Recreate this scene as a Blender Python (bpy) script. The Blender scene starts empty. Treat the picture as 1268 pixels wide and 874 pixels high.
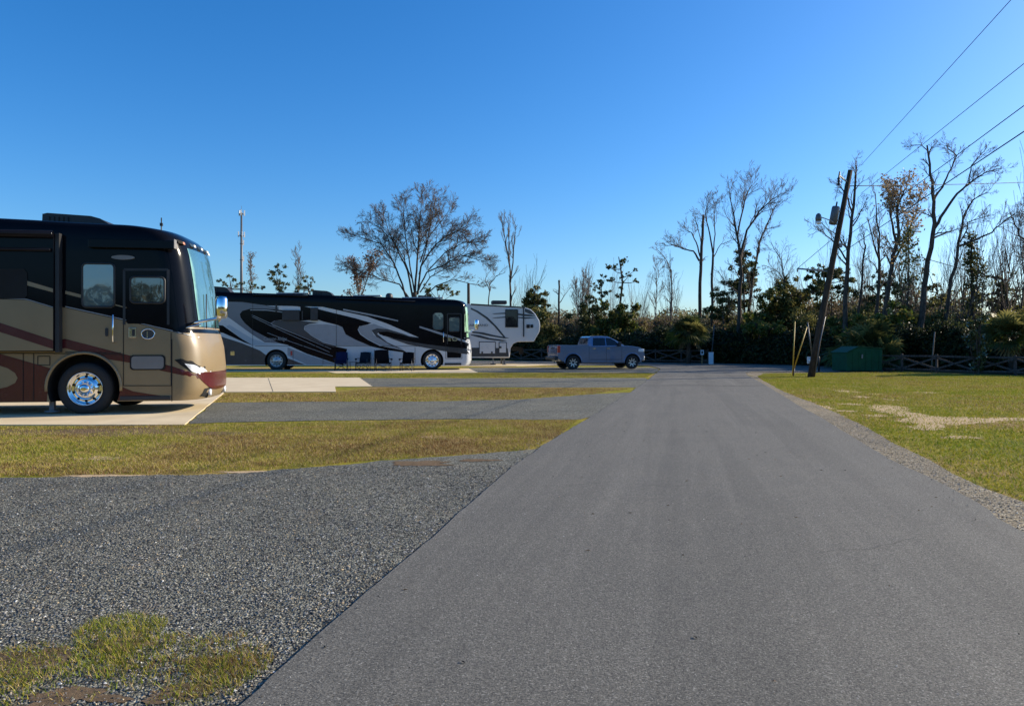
import bpy, bmesh, math, random
import numpy as np
from mathutils import Vector, Matrix, noise
from mathutils.geometry import delaunay_2d_cdt, tessellate_polygon
R = math.radians
SC = bpy.context.scene
COL = SC.collection
# ---------------------------------------------------------------- picture geometry
F_PX, CX, HY, CAM_H = 905.0, 634.0, 426.0, 1.42
def G(px, py):                       # ground point seen at a photo pixel
    Y = CAM_H * F_PX / (py - HY)
    return ((px - CX) * Y / F_PX, Y)
def Wd(px, py, Y):                   # point at depth Y
    return Vector(((px - CX) * Y / F_PX, Y, CAM_H + (HY - py) * Y / F_PX))
# ---------------------------------------------------------------- materials
MATS = {}
def nm(name):
    m = bpy.data.materials.new(name); m.use_nodes = True
    nt = m.node_tree; b = nt.nodes['Principled BSDF']
    MATS[name] = m
    return m, nt, b
def N(nt, t, **kw):
    n = nt.nodes.new(t)
    for k, v in kw.items():
        if k in n.inputs: n.inputs[k].default_value = v
        else: setattr(n, k, v)
    return n
def ramp(nt, stops, interp='LINEAR'):
    r = nt.nodes.new('ShaderNodeValToRGB'); r.color_ramp.interpolation = interp
    e = r.color_ramp.elements
    e[0].position, e[0].color = stops[0][0], (*stops[0][1], 1)
    e[1].position, e[1].color = stops[-1][0], (*stops[-1][1], 1)
    for p, c in stops[1:-1]:
        x = e.new(p); x.color = (*c, 1)
    return r
def g3(v): return (v, v, v)
def coord(nt, obj=False):
    if obj: return N(nt, 'ShaderNodeTexCoord').outputs['Object']
    return N(nt, 'ShaderNodeNewGeometry').outputs['Position']
def mix(nt, a, b, fac, blend='MIX'):
    m = nt.nodes.new('ShaderNodeMix'); m.data_type = 'RGBA'; m.blend_type = blend
    for s, v in ((m.inputs[6], a), (m.inputs[7], b), (m.inputs[0], fac)):
        if hasattr(v, 'links') or isinstance(v, bpy.types.NodeSocket): nt.links.new(v, s)
        elif isinstance(v, (int, float)): s.default_value = v
        else: s.default_value = (*v, 1) if len(v) == 3 else v
    return m.outputs[2]
def paint(name, col, rough=.35, metal=0, coat=0, spec=.5, bump=0, bscale=8, var=.12, vscale=3, emis=None):
    m, nt, b = nm(name)
    b.inputs['Metallic'].default_value = metal
    b.inputs['Coat Weight'].default_value = coat
    b.inputs['Coat Roughness'].default_value = .06
    b.inputs['Specular IOR Level'].default_value = spec
    co = coord(nt, True)
    n = N(nt, 'ShaderNodeTexNoise', Scale=vscale, Detail=5.0); nt.links.new(co, n.inputs['Vector'])
    lo = tuple(c * (1 - var) for c in col); hi = tuple(min(1, c * (1 + var)) for c in col)
    rp = ramp(nt, [(.3, lo), (.7, hi)]); nt.links.new(n.outputs['Fac'], rp.inputs['Fac'])
    nt.links.new(rp.outputs['Color'], b.inputs['Base Color'])
    mr = N(nt, 'ShaderNodeMapRange'); mr.inputs['To Min'].default_value = rough * .85; mr.inputs['To Max'].default_value = min(1, rough * 1.2)
    nt.links.new(n.outputs['Fac'], mr.inputs['Value']); nt.links.new(mr.outputs[0], b.inputs['Roughness'])
    if bump:
        n2 = N(nt, 'ShaderNodeTexNoise', Scale=bscale, Detail=4.0); nt.links.new(co, n2.inputs['Vector'])
        bp = N(nt, 'ShaderNodeBump', Strength=bump, Distance=.02); nt.links.new(n2.outputs['Fac'], bp.inputs['Height'])
        nt.links.new(bp.outputs[0], b.inputs['Normal'])
    return m
def paint_(*a, **k): return paint(*a, **k)
paint('tan_paint', (.25, .18, .095), .34, coat=.2, bump=.03, bscale=1.5, var=.05)
paint('maroon_paint', (.075, .008, .011), .25, coat=.3, var=.08)
paint('black_paint', (.004, .004, .006), .12, coat=0, spec=.12, bump=.03, bscale=1.2, var=.2)
paint('steel_paint', (.13, .14, .17), .25, coat=.3, var=.05)
paint('white_paint', (.54, .55, .56), .28, coat=.4, bump=.03, bscale=1.5, var=.03)
paint('silver_paint', (.27, .285, .31), .25, coat=.4, bump=.02, bscale=1.2, var=.05)
paint('slate_paint', (.038, .040, .048), .25, coat=.15, var=.1)
paint('pale_blue_paint', (.34, .40, .46), .28, coat=.5, var=.05)
paint('trim_grey', (.20, .19, .18), .45, var=.08)
paint('rubber', (.018, .018, .018), .75, bump=.2, bscale=40, var=.25)
paint('dark_plastic', (.022, .022, .024), .5, var=.25)
paint('black_void', (.006, .006, .006), .8)
paint('chrome', (.85, .85, .87), .07, metal=1, var=.03)
paint('brushed_metal', (.5, .5, .5), .35, metal=1, var=.1)
paint('lamp_glass', (.75, .76, .78), .08, coat=1, var=.03)
paint('amber_lens', (.75, .28, .05), .2, coat=.5)
paint('red_lens', (.42, .02, .02), .2, coat=.8)
paint('marker_white', (.9, .85, .7), .2, coat=.5)
paint('truck_paint', (.09, .155, .28), .22, metal=.4, coat=1, var=.03)
paint('steel_grey', (.22, .23, .24), .5, metal=.2, var=.15)
paint('galv', (.11, .115, .125), .5, metal=.3, var=.12)
paint('cabinet_white', (.62, .66, .70), .5, var=.08, bump=.1)
paint('dumpster_green', (.010, .072, .036), .6, spec=.15, var=.2, bump=.15, bscale=3)
paint('yellow_plastic', (.50, .30, .03), .5, var=.08)
paint('blue_cloth', (.009, .016, .055), .9, spec=.08, var=.15)
paint('teal_cloth', (.008, .02, .032), .9, spec=.08, var=.15)
paint('charcoal_cloth', (.006, .006, .008), .9, spec=.08, var=.15)
paint('roof_membrane', (.5, .5, .5), .7, var=.1)
paint('shed_wall', (.24, .2, .15), .8, var=.2)
paint('shed_roof', (.36, .30, .24), .8, var=.2)
paint('red_sign', (.5, .03, .02), .4)
def glass(name, col, rough=.05, bumpy=.06):
    m, nt, b = nm(name)
    b.inputs['Base Color'].default_value = (*col, 1); b.inputs['Roughness'].default_value = rough
    b.inputs['Specular IOR Level'].default_value = 1.0; b.inputs['Coat Weight'].default_value = 1; b.inputs['Coat IOR'].default_value = 1.9
    b.inputs['Coat Roughness'].default_value = .02
    n = N(nt, 'ShaderNodeTexNoise', Scale=1.3, Detail=2.0); nt.links.new(coord(nt, True), n.inputs['Vector'])
    bp = N(nt, 'ShaderNodeBump', Strength=bumpy, Distance=.1); nt.links.new(n.outputs['Fac'], bp.inputs['Height'])
    nt.links.new(bp.outputs[0], b.inputs['Normal']); nt.links.new(bp.outputs[0], b.inputs['Coat Normal'])
    return m
glass('truck_glass', (.006, .009, .016)); MATS['truck_glass'].node_tree.nodes['Principled BSDF'].inputs['Coat Weight'].default_value = .0; MATS['truck_glass'].node_tree.nodes['Principled BSDF'].inputs['Specular IOR Level'].default_value = .5
glass('dark_glass', (.012, .02, .026)); glass('mirror_window', (.06, .11, .13))
# windshield: green tinted glass over curtain
m, nt, b = nm('windshield_glass')
b.inputs['Base Color'].default_value = (.20, .46, .38, 1); b.inputs['Roughness'].default_value = .1
b.inputs['Coat Weight'].default_value = 1; b.inputs['Coat IOR'].default_value = 1.9; b.inputs['Coat Roughness'].default_value = .02
co = coord(nt, True); sx = N(nt, 'ShaderNodeSeparateXYZ'); nt.links.new(co, sx.inputs[0])
w = N(nt, 'ShaderNodeTexNoise', Scale=1.6, Detail=3.0); nt.links.new(co, w.inputs['Vector'])
ma = N(nt, 'ShaderNodeMath', operation='MULTIPLY_ADD'); nt.links.new(w.outputs['Fac'], ma.inputs[0]); ma.inputs[1].default_value = .35; nt.links.new(sx.outputs['Y'], ma.inputs[2])
mr = N(nt, 'ShaderNodeMapRange'); mr.inputs['From Min'].default_value = -.80; mr.inputs['From Max'].default_value = -.55; nt.links.new(ma.outputs[0], mr.inputs['Value'])
rp = ramp(nt, [(0, (.36, .62, .40)), (.5, (.26, .48, .36)), (1, (.05, .13, .14))]); nt.links.new(mr.outputs[0], rp.inputs['Fac']); nt.links.new(rp.outputs['Color'], b.inputs['Base Color'])
# asphalt
def asphalt(name, base, far=False):
    m, nt, b = nm(name); co = coord(nt)
    n1 = N(nt, 'ShaderNodeTexNoise', Scale=75.0, Detail=6.0, Roughness=.75); nt.links.new(co, n1.inputs['Vector'])
    v = N(nt, 'ShaderNodeTexVoronoi', Scale=170.0); nt.links.new(co, v.inputs['Vector'])
    sp = N(nt, 'ShaderNodeSeparateColor'); nt.links.new(v.outputs['Color'], sp.inputs[0])
    st = ramp(nt, [(0, g3(base * .45)), (.45, g3(base * .95)), (.8, (base * 1.2, base * 1.15, base * 1.08)), (.95, g3(base * 1.5)), (1, g3(base * 2.3))])
    nt.links.new(sp.outputs[0], st.inputs['Fac'])
    r1 = ramp(nt, [(.3, g3(.55)), (.7, g3(1.5))]); nt.links.new(n1.outputs['Fac'], r1.inputs['Fac'])
    c = mix(nt, st.outputs['Color'], r1.outputs['Color'], 1.0, 'MULTIPLY')
    mp = N(nt, 'ShaderNodeMapping'); mp.inputs['Scale'].default_value = (1.3, .05, 1); mp0 = N(nt, 'ShaderNodeMapping'); mp0.inputs['Rotation'].default_value = (0, 0, R(13))
    nt.links.new(co, mp0.inputs['Vector']); nt.links.new(mp0.outputs[0], mp.inputs['Vector'])
    n2 = N(nt, 'ShaderNodeTexNoise', Scale=1.0, Detail=4.0, Roughness=.6); nt.links.new(mp.outputs[0], n2.inputs['Vector'])
    r2 = ramp(nt, [(.3, g3(.80)), (.44, g3(.92)), (.5, g3(1.04)), (.56, g3(.96)), (.7, g3(1.26))]); nt.links.new(n2.outputs['Fac'], r2.inputs['Fac'])
    c = mix(nt, c, r2.outputs['Color'], 1.0, 'MULTIPLY')
    n3 = N(nt, 'ShaderNodeTexNoise', Scale=.9, Detail=6.0, Roughness=.65); nt.links.new(co, n3.inputs['Vector'])
    r3 = ramp(nt, [(.3, (.93, .93, .94)), (.7, (1.07, 1.06, 1.05))]); nt.links.new(n3.outputs['Fac'], r3.inputs['Fac'])
    c = mix(nt, c, r3.outputs['Color'], 1.0, 'MULTIPLY'); c = mix(nt, c, (1.08, 1.035, .89), 1.0, 'MULTIPLY')
    nt.links.new(c, b.inputs['Base Color']); b.inputs['Roughness'].default_value = .82
    b.inputs['Specular IOR Level'].default_value = .35
    ad = N(nt, 'ShaderNodeMath', operation='ADD'); nt.links.new(n1.outputs['Fac'], ad.inputs[0]); nt.links.new(sp.outputs[0], ad.inputs[1])
    bp = N(nt, 'ShaderNodeBump', Strength=.55, Distance=.006); nt.links.new(ad.outputs[0], bp.inputs['Height']); nt.links.new(bp.outputs[0], b.inputs['Normal'])
    return m
asphalt('asphalt', .112); 
paint('asphalt_edge', (.02, .02, .02), .9, bump=.5, bscale=30)
def gravel(name, stops, scale=48, tint=None):
    m, nt, b = nm(name); co = coord(nt)
    nw = N(nt, 'ShaderNodeTexNoise', Scale=30.0, Detail=2.0); nt.links.new(co, nw.inputs['Vector'])
    wv = mix(nt, co, nw.outputs['Color'], .012)
    v = N(nt, 'ShaderNodeTexVoronoi', Scale=float(scale)); nt.links.new(wv, v.inputs['Vector'])
    sp = N(nt, 'ShaderNodeSeparateColor'); nt.links.new(v.outputs['Color'], sp.inputs[0])
    st = ramp(nt, stops); nt.links.new(sp.outputs[0], st.inputs['Fac'])
    gap = ramp(nt, [(0, g3(1)), (.55, g3(.95)), (.8, g3(.25))]); nt.links.new(v.outputs['Distance'], gap.inputs['Fac'])
    c = mix(nt, st.outputs['Color'], gap.outputs['Color'], 1.0, 'MULTIPLY')
    n3 = N(nt, 'ShaderNodeTexNoise', Scale=.8, Detail=6.0, Roughness=.6); nt.links.new(co, n3.inputs['Vector'])
    r3 = ramp(nt, [(.3, (.76, .75, .73)), (.5, (1, .98, .94)), (.72, (1.2, 1.15, 1.05))]); nt.links.new(n3.outputs['Fac'], r3.inputs['Fac'])
    c = mix(nt, c, r3.outputs['Color'], 1.0, 'MULTIPLY')
    if tint:
        n4 = N(nt, 'ShaderNodeTexNoise', Scale=2.2, Detail=7.0, Roughness=.7); nt.links.new(co, n4.inputs['Vector'])
        r4 = ramp(nt, [(.56, g3(0)), (.70, g3(.75))]); nt.links.new(n4.outputs['Fac'], r4.inputs['Fac'])
        c = mix(nt, c, tint, r4.outputs['Color'])
    nt.links.new(c, b.inputs['Base Color']); b.inputs['Roughness'].default_value = .8; b.inputs['Specular IOR Level'].default_value = .3
    inv = N(nt, 'ShaderNodeMath', operation='SUBTRACT'); inv.inputs[0].default_value = 1; nt.links.new(v.outputs['Distance'], inv.inputs[1])
    a2 = N(nt, 'ShaderNodeMath', operation='ADD'); nt.links.new(inv.outputs[0], a2.inputs[0]); nt.links.new(sp.outputs[1], a2.inputs[1])
    bp = N(nt, 'ShaderNodeBump', Strength=.9, Distance=.012); nt.links.new(a2.outputs[0], bp.inputs['Height']); nt.links.new(bp.outputs[0], b.inputs['Normal'])
    return m
gravel('gravel', [(0, (.070, .068, .053)), (.4, (.142, .140, .110)), (.7, (.22, .218, .175)), (.9, (.31, .305, .25)), (1, (.44, .43, .36))], 70, (.20, .17, .12))
gravel('shoulder_gravel', [(0, (.11, .085, .05)), (.4, (.25, .20, .12)), (.7, (.36, .29, .18)), (.9, (.46, .39, .27)), (1, (.6, .56, .48))], 62, (.16, .13, .07))
# concrete
m, nt, b = nm('concrete'); co = coord(nt)
n1 = N(nt, 'ShaderNodeTexNoise', Scale=1.2, Detail=8.0, Roughness=.65); nt.links.new(co, n1.inputs['Vector'])
r1 = ramp(nt, [(.3, (.58, .455, .275)), (.7, (.72, .585, .375))]); nt.links.new(n1.outputs['Fac'], r1.inputs['Fac']); nt.links.new(r1.outputs['Color'], b.inputs['Base Color'])
b.inputs['Roughness'].default_value = .85
# ground: winter turf
m, nt, b = nm('turf'); co = coord(nt)
n1 = N(nt, 'ShaderNodeTexNoise', Scale=.35, Detail=7.0, Roughness=.62); nt.links.new(co, n1.inputs['Vector'])
r1 = ramp(nt, [(.32, (.15, .175, .012)), (.46, (.25, .225, .028)), (.56, (.29, .215, .06)), (.68, (.31, .21, .10))]); nt.links.new(n1.outputs['Fac'], r1.inputs['Fac'])
n2 = N(nt, 'ShaderNodeTexNoise', Scale=22.0, Detail=8.0, Roughness=.8); nt.links.new(co, n2.inputs['Vector'])
r2 = ramp(nt, [(.30, g3(.35)), (.5, g3(.95)), (.70, (1.65, 1.55, 1.5))]); nt.links.new(n2.outputs['Fac'], r2.inputs['Fac'])
c = mix(nt, r1.outputs['Color'], r2.outputs['Color'], 1.0, 'MULTIPLY')
n3 = N(nt, 'ShaderNodeTexNoise', Scale=2.6, Detail=6.0, Roughness=.7); nt.links.new(co, n3.inputs['Vector'])
r3 = ramp(nt, [(.35, (.7, .75, .7)), (.6, (1.2, 1.15, 1.15))]); nt.links.new(n3.outputs['Fac'], r3.inputs['Fac'])
c = mix(nt, c, r3.outputs['Color'], 1.0, 'MULTIPLY')
nt.links.new(c, b.inputs['Base Color']); b.inputs['Roughness'].default_value = 1; b.inputs['Specular IOR Level'].default_value = .1
bp = N(nt, 'ShaderNodeBump', Strength=1.0, Distance=.03); nt.links.new(n2.outputs['Fac'], bp.inputs['Height']); nt.links.new(bp.outputs[0], b.inputs['Normal'])
def earth(name, c0, c1, sc=6.0):
    m, nt, b = nm(name); co = coord(nt)
    n = N(nt, 'ShaderNodeTexNoise', Scale=sc, Detail=9.0, Roughness=.75); nt.links.new(co, n.inputs['Vector'])
    r = ramp(nt, [(.3, c0), (.7, c1)]); nt.links.new(n.outputs['Fac'], r.inputs['Fac']); nt.links.new(r.outputs['Color'], b.inputs['Base Color'])
    b.inputs['Roughness'].default_value = 1; b.inputs['Specular IOR Level'].default_value = .1
    bp = N(nt, 'ShaderNodeBump', Strength=.8, Distance=.02); nt.links.new(n.outputs['Fac'], bp.inputs['Height']); nt.links.new(bp.outputs[0], b.inputs['Normal'])
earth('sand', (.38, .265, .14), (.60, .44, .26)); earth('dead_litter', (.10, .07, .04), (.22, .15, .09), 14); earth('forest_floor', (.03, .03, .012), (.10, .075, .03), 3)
def bark(name, c0, c1):
    m, nt, b = nm(name); co = coord(nt)
    mp = N(nt, 'ShaderNodeMapping'); mp.inputs['Scale'].default_value = (6, 6, 1.2); nt.links.new(co, mp.inputs['Vector'])
    n = N(nt, 'ShaderNodeTexNoise', Scale=2.5, Detail=7.0, Roughness=.7); nt.links.new(mp.outputs[0], n.inputs['Vector'])
    r = ramp(nt, [(.35, c0), (.65, c1)]); nt.links.new(n.outputs['Fac'], r.inputs['Fac']); nt.links.new(r.outputs['Color'], b.inputs['Base Color'])
    b.inputs['Roughness'].default_value = .95; b.inputs['Specular IOR Level'].default_value = .15
    bp = N(nt, 'ShaderNodeBump', Strength=.8, Distance=.03); nt.links.new(n.outputs['Fac'], bp.inputs['Height']); nt.links.new(bp.outputs[0], b.inputs['Normal'])
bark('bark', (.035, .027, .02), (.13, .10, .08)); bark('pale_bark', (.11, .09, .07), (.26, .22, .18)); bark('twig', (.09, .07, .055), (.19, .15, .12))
bark('pole_wood', (.03, .023, .017), (.085, .062, .045)); bark('fence_wood', (.04, .035, .034), (.11, .095, .088)); bark('post_wood', (.22, .13, .06), (.36, .23, .12))
def leafm(name, c0, c1, trans=.35, rough=.5):
    m, nt, b = nm(name); co = coord(nt)
    n = N(nt, 'ShaderNodeTexNoise', Scale=1.7, Detail=4.0, Roughness=.7); nt.links.new(co, n.inputs['Vector'])
    r = ramp(nt, [(.35, c0), (.65, c1)]); nt.links.new(n.outputs['Fac'], r.inputs['Fac']); nt.links.new(r.outputs['Color'], b.inputs['Base Color'])
    b.inputs['Roughness'].default_value = rough; b.inputs['Specular IOR Level'].default_value = .2 if rough > .3 else .8
    t = N(nt, 'ShaderNodeBsdfTranslucent'); nt.links.new(r.outputs['Color'], t.inputs['Color'])
    ms = N(nt, 'ShaderNodeMixShader'); ms.inputs[0].default_value = trans
    nt.links.new(b.outputs[0], ms.inputs[1]); nt.links.new(t.outputs[0], ms.inputs[2])
    nt.links.new(ms.outputs[0], nt.nodes['Material Output'].inputs['Surface'])
leafm('leaf_dark', (.04, .05, .017), (.10, .105, .033), .3); leafm('leaf_olive', (.12, .12, .035), (.26, .225, .07), .4)
leafm('leaf_green', (.06, .09, .015), (.16, .18, .03), .4); leafm('leaf_brown', (.18, .125, .08), (.34, .24, .15), .4)
leafm('leaf_rust', (.15, .05, .03), (.28, .11, .05), .4); leafm('leaf_tan', (.25, .17, .08), (.42, .30, .14), .45); leafm('leaf_gloss', (.05, .07, .03), (.12, .14, .06), .1, .25)
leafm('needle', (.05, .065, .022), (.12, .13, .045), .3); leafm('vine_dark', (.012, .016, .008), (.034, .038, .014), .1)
leafm('blade_green', (.15, .20, .010), (.25, .29, .020), .3, .7); leafm('blade_olive', (.28, .255, .028), (.40, .34, .045), .3, .7)
leafm('blade_straw', (.34, .25, .10), (.50, .38, .18), .3, .8); leafm('blade_rust', (.16, .085, .035), (.24, .13, .05), .3, .8)
# ---------------------------------------------------------------- mesh building
class MB:
    def __init__(s): s.v = []; s.f = []; s.m = []; s.sm = []; s.mats = []
    def mi(s, name):
        if name not in s.mats: s.mats.append(name)
        return s.mats.index(name)
    def add(s, vs, fs, mat, smooth=False):
        o = len(s.v); s.v.extend([tuple(v) for v in vs]); k = s.mi(mat)
        for f in fs: s.f.append(tuple(i + o for i in f)); s.m.append(k); s.sm.append(smooth)
    def box(s, c, size, mat, rz=0, M=None):
        x, y, z = size[0] / 2, size[1] / 2, size[2] / 2
        vs = [Vector((a * x, b * y, d * z)) for d in (-1, 1) for a, b in ((-1, -1), (1, -1), (1, 1), (-1, 1))]
        rot = M or Matrix.Rotation(rz, 3, 'Z')
        vs = [rot @ v + Vector(c) for v in vs]
        s.add(vs, [(3, 2, 1, 0), (4, 5, 6, 7), (0, 1, 5, 4), (1, 2, 6, 5), (2, 3, 7, 6), (3, 0, 4, 7)], mat)
    def bar(s, a, b, w, h, mat, up=(0, 0, 1)):   # rectangular beam a->b
        a, b = Vector(a), Vector(b); d = b - a; L = d.length; d.normalize()
        upv = Vector(up)
        if abs(d.dot(upv)) > .99: upv = Vector((0, 1, 0))
        sx = d.cross(upv).normalized(); sz = sx.cross(d).normalized()
        M = Matrix((d, sx, sz)).transposed()
        s.box((a + b) / 2, (L, w, h), mat, M=M)
    def tube(s, pts, rad, mat, n=8, cap=True, smooth=True):
        pts = [Vector(p) for p in pts]; k = len(pts)
        if isinstance(rad, (int, float)): rad = [rad] * k
        vs = []; ref = None
        for i, p in enumerate(pts):
            d = (pts[min(i + 1, k - 1)] - pts[max(i - 1, 0)])
            if d.length < 1e-9: d = Vector((0, 0, 1))
            d.normalize()
            if ref is None: ref = Vector((1, 0, 0)) if abs(d.x) < .9 else Vector((0, 1, 0))
            x = (ref - d * ref.dot(d))
            if x.length < 1e-6: x = d.orthogonal()
            x.normalize(); ref = x; y = d.cross(x)
            for j in range(n):
                t = 2 * math.pi * j / n
                vs.append(p + (x * math.cos(t) + y * math.sin(t)) * rad[i])
        fs = []
        for i in range(k - 1):
            for j in range(n):
                a = i * n + j; b = i * n + (j + 1) % n
                fs.append((a, b, b + n, a + n))
        if cap: fs.append(tuple(range(n - 1, -1, -1))); fs.append(tuple((k - 1) * n + j for j in range(n)))
        s.add(vs, fs, mat, smooth)
    def lathe(s, prof, mat, c=(0, 0, 0), axis='Y', n=32, smooth=True):   # prof: (radius, along axis)
        vs = []
        for r, h in prof:
            for j in range(n):
                t = 2 * math.pi * j / n; a, b = r * math.cos(t), r * math.sin(t)
                p = {'Y': (a, h, b), 'Z': (a, b, h), 'X': (h, a, b)}[axis]
                vs.append((p[0] + c[0], p[1] + c[1], p[2] + c[2]))
        fs = []
        for i in range(len(prof) - 1):
            for j in range(n):
                a = i * n + j; b = i * n + (j + 1) % n; fs.append((a, b, b + n, a + n))
        s.add(vs, fs, mat, smooth)
    def prism(s, poly, a0, a1, mat, plane='XZ'):  # extrude 2D polygon
        n = len(poly)
        def P(p, h): return {'XZ': (p[0], h, p[1]), 'XY': (p[0], p[1], h), 'YZ': (h, p[0], p[1])}[plane]
        vs = [P(p, a0) for p in poly] + [P(p, a1) for p in poly]
        tr = tessellate_polygon([[Vector((p[0], p[1], 0)) for p in poly]])
        fs = [tuple(t) for t in tr] + [tuple(n + i for i in reversed(t)) for t in tr]
        fs += [(i, (i + 1) % n, (i + 1) % n + n, i + n) for i in range(n)]
        s.add(vs, fs, mat)
    def build(s, name, parent=None, recalc=False, bevel=0, loc=None):
        me = bpy.data.meshes.new(name); me.from_pydata(s.v, [], s.f)
        for m in s.mats: me.materials.append(MATS[m])
        me.polygons.foreach_set('material_index', s.m); me.polygons.foreach_set('use_smooth', s.sm)
        if recalc:
            bm = bmesh.new(); bm.from_mesh(me); bmesh.ops.recalc_face_normals(bm, faces=bm.faces); bm.to_mesh(me); bm.free()
        me.update()
        o = bpy.data.objects.new(name, me); COL.objects.link(o)
        if parent: o.parent = parent
        if loc: o.location = loc
        if bevel:
            b = o.modifiers.new('bevel', 'BEVEL'); b.width = bevel; b.segments = 2; b.limit_method = 'ANGLE'; b.angle_limit = R(35)
        return o
def tag(o, label=None, cat=None, group=None, kind=None):
    if label: o['label'] = label
    if cat: o['category'] = cat
    if group: o['group'] = group
    if kind: o['kind'] = kind
    return o
def empty(name, loc, rz=0, label=None, cat=None, group=None):
    o = bpy.data.objects.new(name, None); COL.objects.link(o); o.location = loc; o.rotation_euler = (0, 0, rz); o.empty_display_size = .2
    return tag(o, label, cat, group)
def copy_tree(o, parent=None):
    c = o.copy(); COL.objects.link(c)
    if parent: c.parent = parent
    for ch in list(o.children): copy_tree(ch, c)
    return c
def inpoly(x, z, poly):
    r = False; n = len(poly); j = n - 1
    for i in range(n):
        xi, zi = poly[i]; xj, zj = poly[j]
        if (zi > z) != (zj > z) and x < (xj - xi) * (z - zi) / (zj - zi) + xi: r = not r
        j = i
    return r
def npin(X, Y, poly):
    r = np.zeros(X.shape, bool); n = len(poly); j = n - 1
    for i in range(n):
        xi, yi = poly[i]; xj, yj = poly[j]
        c = ((yi > Y) != (yj > Y)) & (X < (xj - xi) * (Y - yi) / ((yj - yi) or 1e-9) + xi)
        r ^= c; j = i
    return r
def interp(t, pts):
    if t <= pts[0][0]: return pts[0][1]
    for (a, b), (c, d) in zip(pts, pts[1:]):
        if t <= c: return b + (d - b) * (t - a) / (c - a)
    return pts[-1][1]
def text_mesh(txt, size, extr=.002):
    cu = bpy.data.curves.new('t', 'FONT'); cu.body = txt; cu.size = size; cu.extrude = extr; cu.align_x = 'LEFT'
    o = bpy.data.objects.new('t', cu); COL.objects.link(o)
    dg = bpy.context.evaluated_depsgraph_get(); me = o.evaluated_get(dg).to_mesh()
    vs = [v.co.copy() for v in me.vertices]; fs = [tuple(p.vertices) for p in me.polygons]
    o.evaluated_get(dg).to_mesh_clear(); bpy.data.objects.remove(o); bpy.data.curves.remove(cu)
    return vs, fs
# ---------------------------------------------------------------- camera, light, sky
cam = bpy.data.cameras.new('camera'); co_ = bpy.data.objects.new('camera', cam); COL.objects.link(co_)
co_.location = (0, 0, CAM_H); co_.rotation_euler = (R(90), 0, 0)
cam.sensor_width = 36; cam.lens = 36 * F_PX / 1268; cam.shift_y = (HY - 437) / 1268; cam.clip_start = .05; cam.clip_end = 3000
SC.camera = co_
SUN_EL, SUN_AZ = 24, 71
w = bpy.data.worlds.new('World'); SC.world = w; w.use_nodes = True; nt = w.node_tree
sky = nt.nodes.new('ShaderNodeTexSky'); sky.sky_type = 'NISHITA'; sky.sun_disc = False
sky.sun_elevation = R(SUN_EL); sky.sun_rotation = R(SUN_AZ); sky.air_density = 1.0; sky.dust_density = 1.0; sky.ozone_density = 4.5
hs = nt.nodes.new('ShaderNodeHueSaturation'); hs.inputs['Saturation'].default_value = 1.28; hs.inputs['Value'].default_value = 1.22
nt.links.new(sky.outputs[0], hs.inputs['Color']); nt.links.new(mix(nt, hs.outputs[0], (.84, .97, 1.09), 1.0, 'MULTIPLY'), nt.nodes['Background'].inputs['Color'])
nt.nodes['Background'].inputs['Strength'].default_value = .1
sl = bpy.data.lights.new('sun', 'SUN'); sl.energy = 5.0; sl.angle = R(.5); sl.color = (1, .88, .70)
so = bpy.data.objects.new('sun', sl); COL.objects.link(so)
sv = Vector((math.cos(R(SUN_EL)) * math.sin(R(SUN_AZ)), math.cos(R(SUN_EL)) * math.cos(R(SUN_AZ)), math.sin(R(SUN_EL))))
so.rotation_euler = sv.to_track_quat('Z', 'Y').to_euler(); so.location = sv * 60
SC.view_settings.view_transform = 'Standard'; SC.view_settings.look = 'None'; SC.view_settings.exposure = 0.55; SC.view_settings.gamma = 1
# ---------------------------------------------------------------- ground, roads, pads
rnd = random.Random(5)
def struct(o): o['kind'] = 'structure'; return o
def ragged(poly, step, amp, seed, closed=True):
    out = []; n = len(poly)
    for i in range(n if closed else n - 1):
        a = Vector(poly[i]); b = Vector(poly[(i + 1) % n]); L = (b - a).length
        st = max(step, L / 400); k = max(1, int(L / st))
        nrm = Vector((-(b - a).y, (b - a).x)).normalized() if L > 0 else Vector((0, 0))
        for j in range(k):
            p = a + (b - a) * (j / k)
            q = Vector((p.x * 1.1, p.y * 1.1, seed)); d = noise.noise(q) * amp + noise.noise(q * 4.3) * amp * .6 + noise.noise(q * 17) * amp * .35
            e = min(1, j / 3, (k - j) / 3) if k > 6 else 0
            out.append((p.x + nrm.x * d * max(.3, e), p.y + nrm.y * d * max(.3, e)))
    return out
def sheet(name, poly, z, mat, thick=0, side=None, amp=0, step=.1, seed=1):
    P = ragged(poly, step, amp, seed) if amp else [tuple(p) for p in poly]
    if sum(P[i][0] * P[(i + 1) % len(P)][1] - P[(i + 1) % len(P)][0] * P[i][1] for i in range(len(P))) < 0: P = P[::-1]
    mb = MB()
    tr = delaunay_2d_cdt([Vector(p) for p in P], [(i, (i + 1) % len(P)) for i in range(len(P))], [], 1, 1e-5)
    mb.add([(v.x, v.y, z) for v in tr[0]], [tuple(f) for f in tr[2]], mat)
    if thick:
        n = len(P); mb.add([(p[0], p[1], z) for p in P] + [(p[0], p[1], z - thick) for p in P], [(i, i + n, (i + 1) % n + n, (i + 1) % n) for i in range(n)], side or mat)
    return struct(mb.build(name)), P
g = MB(); S = 900
g.add([(-S, -60, 0), (S, -60, 0), (S, S, 0), (-S, S, 0)], [(0, 1, 2, 3)], 'turf'); struct(g.build('ground'))
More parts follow.
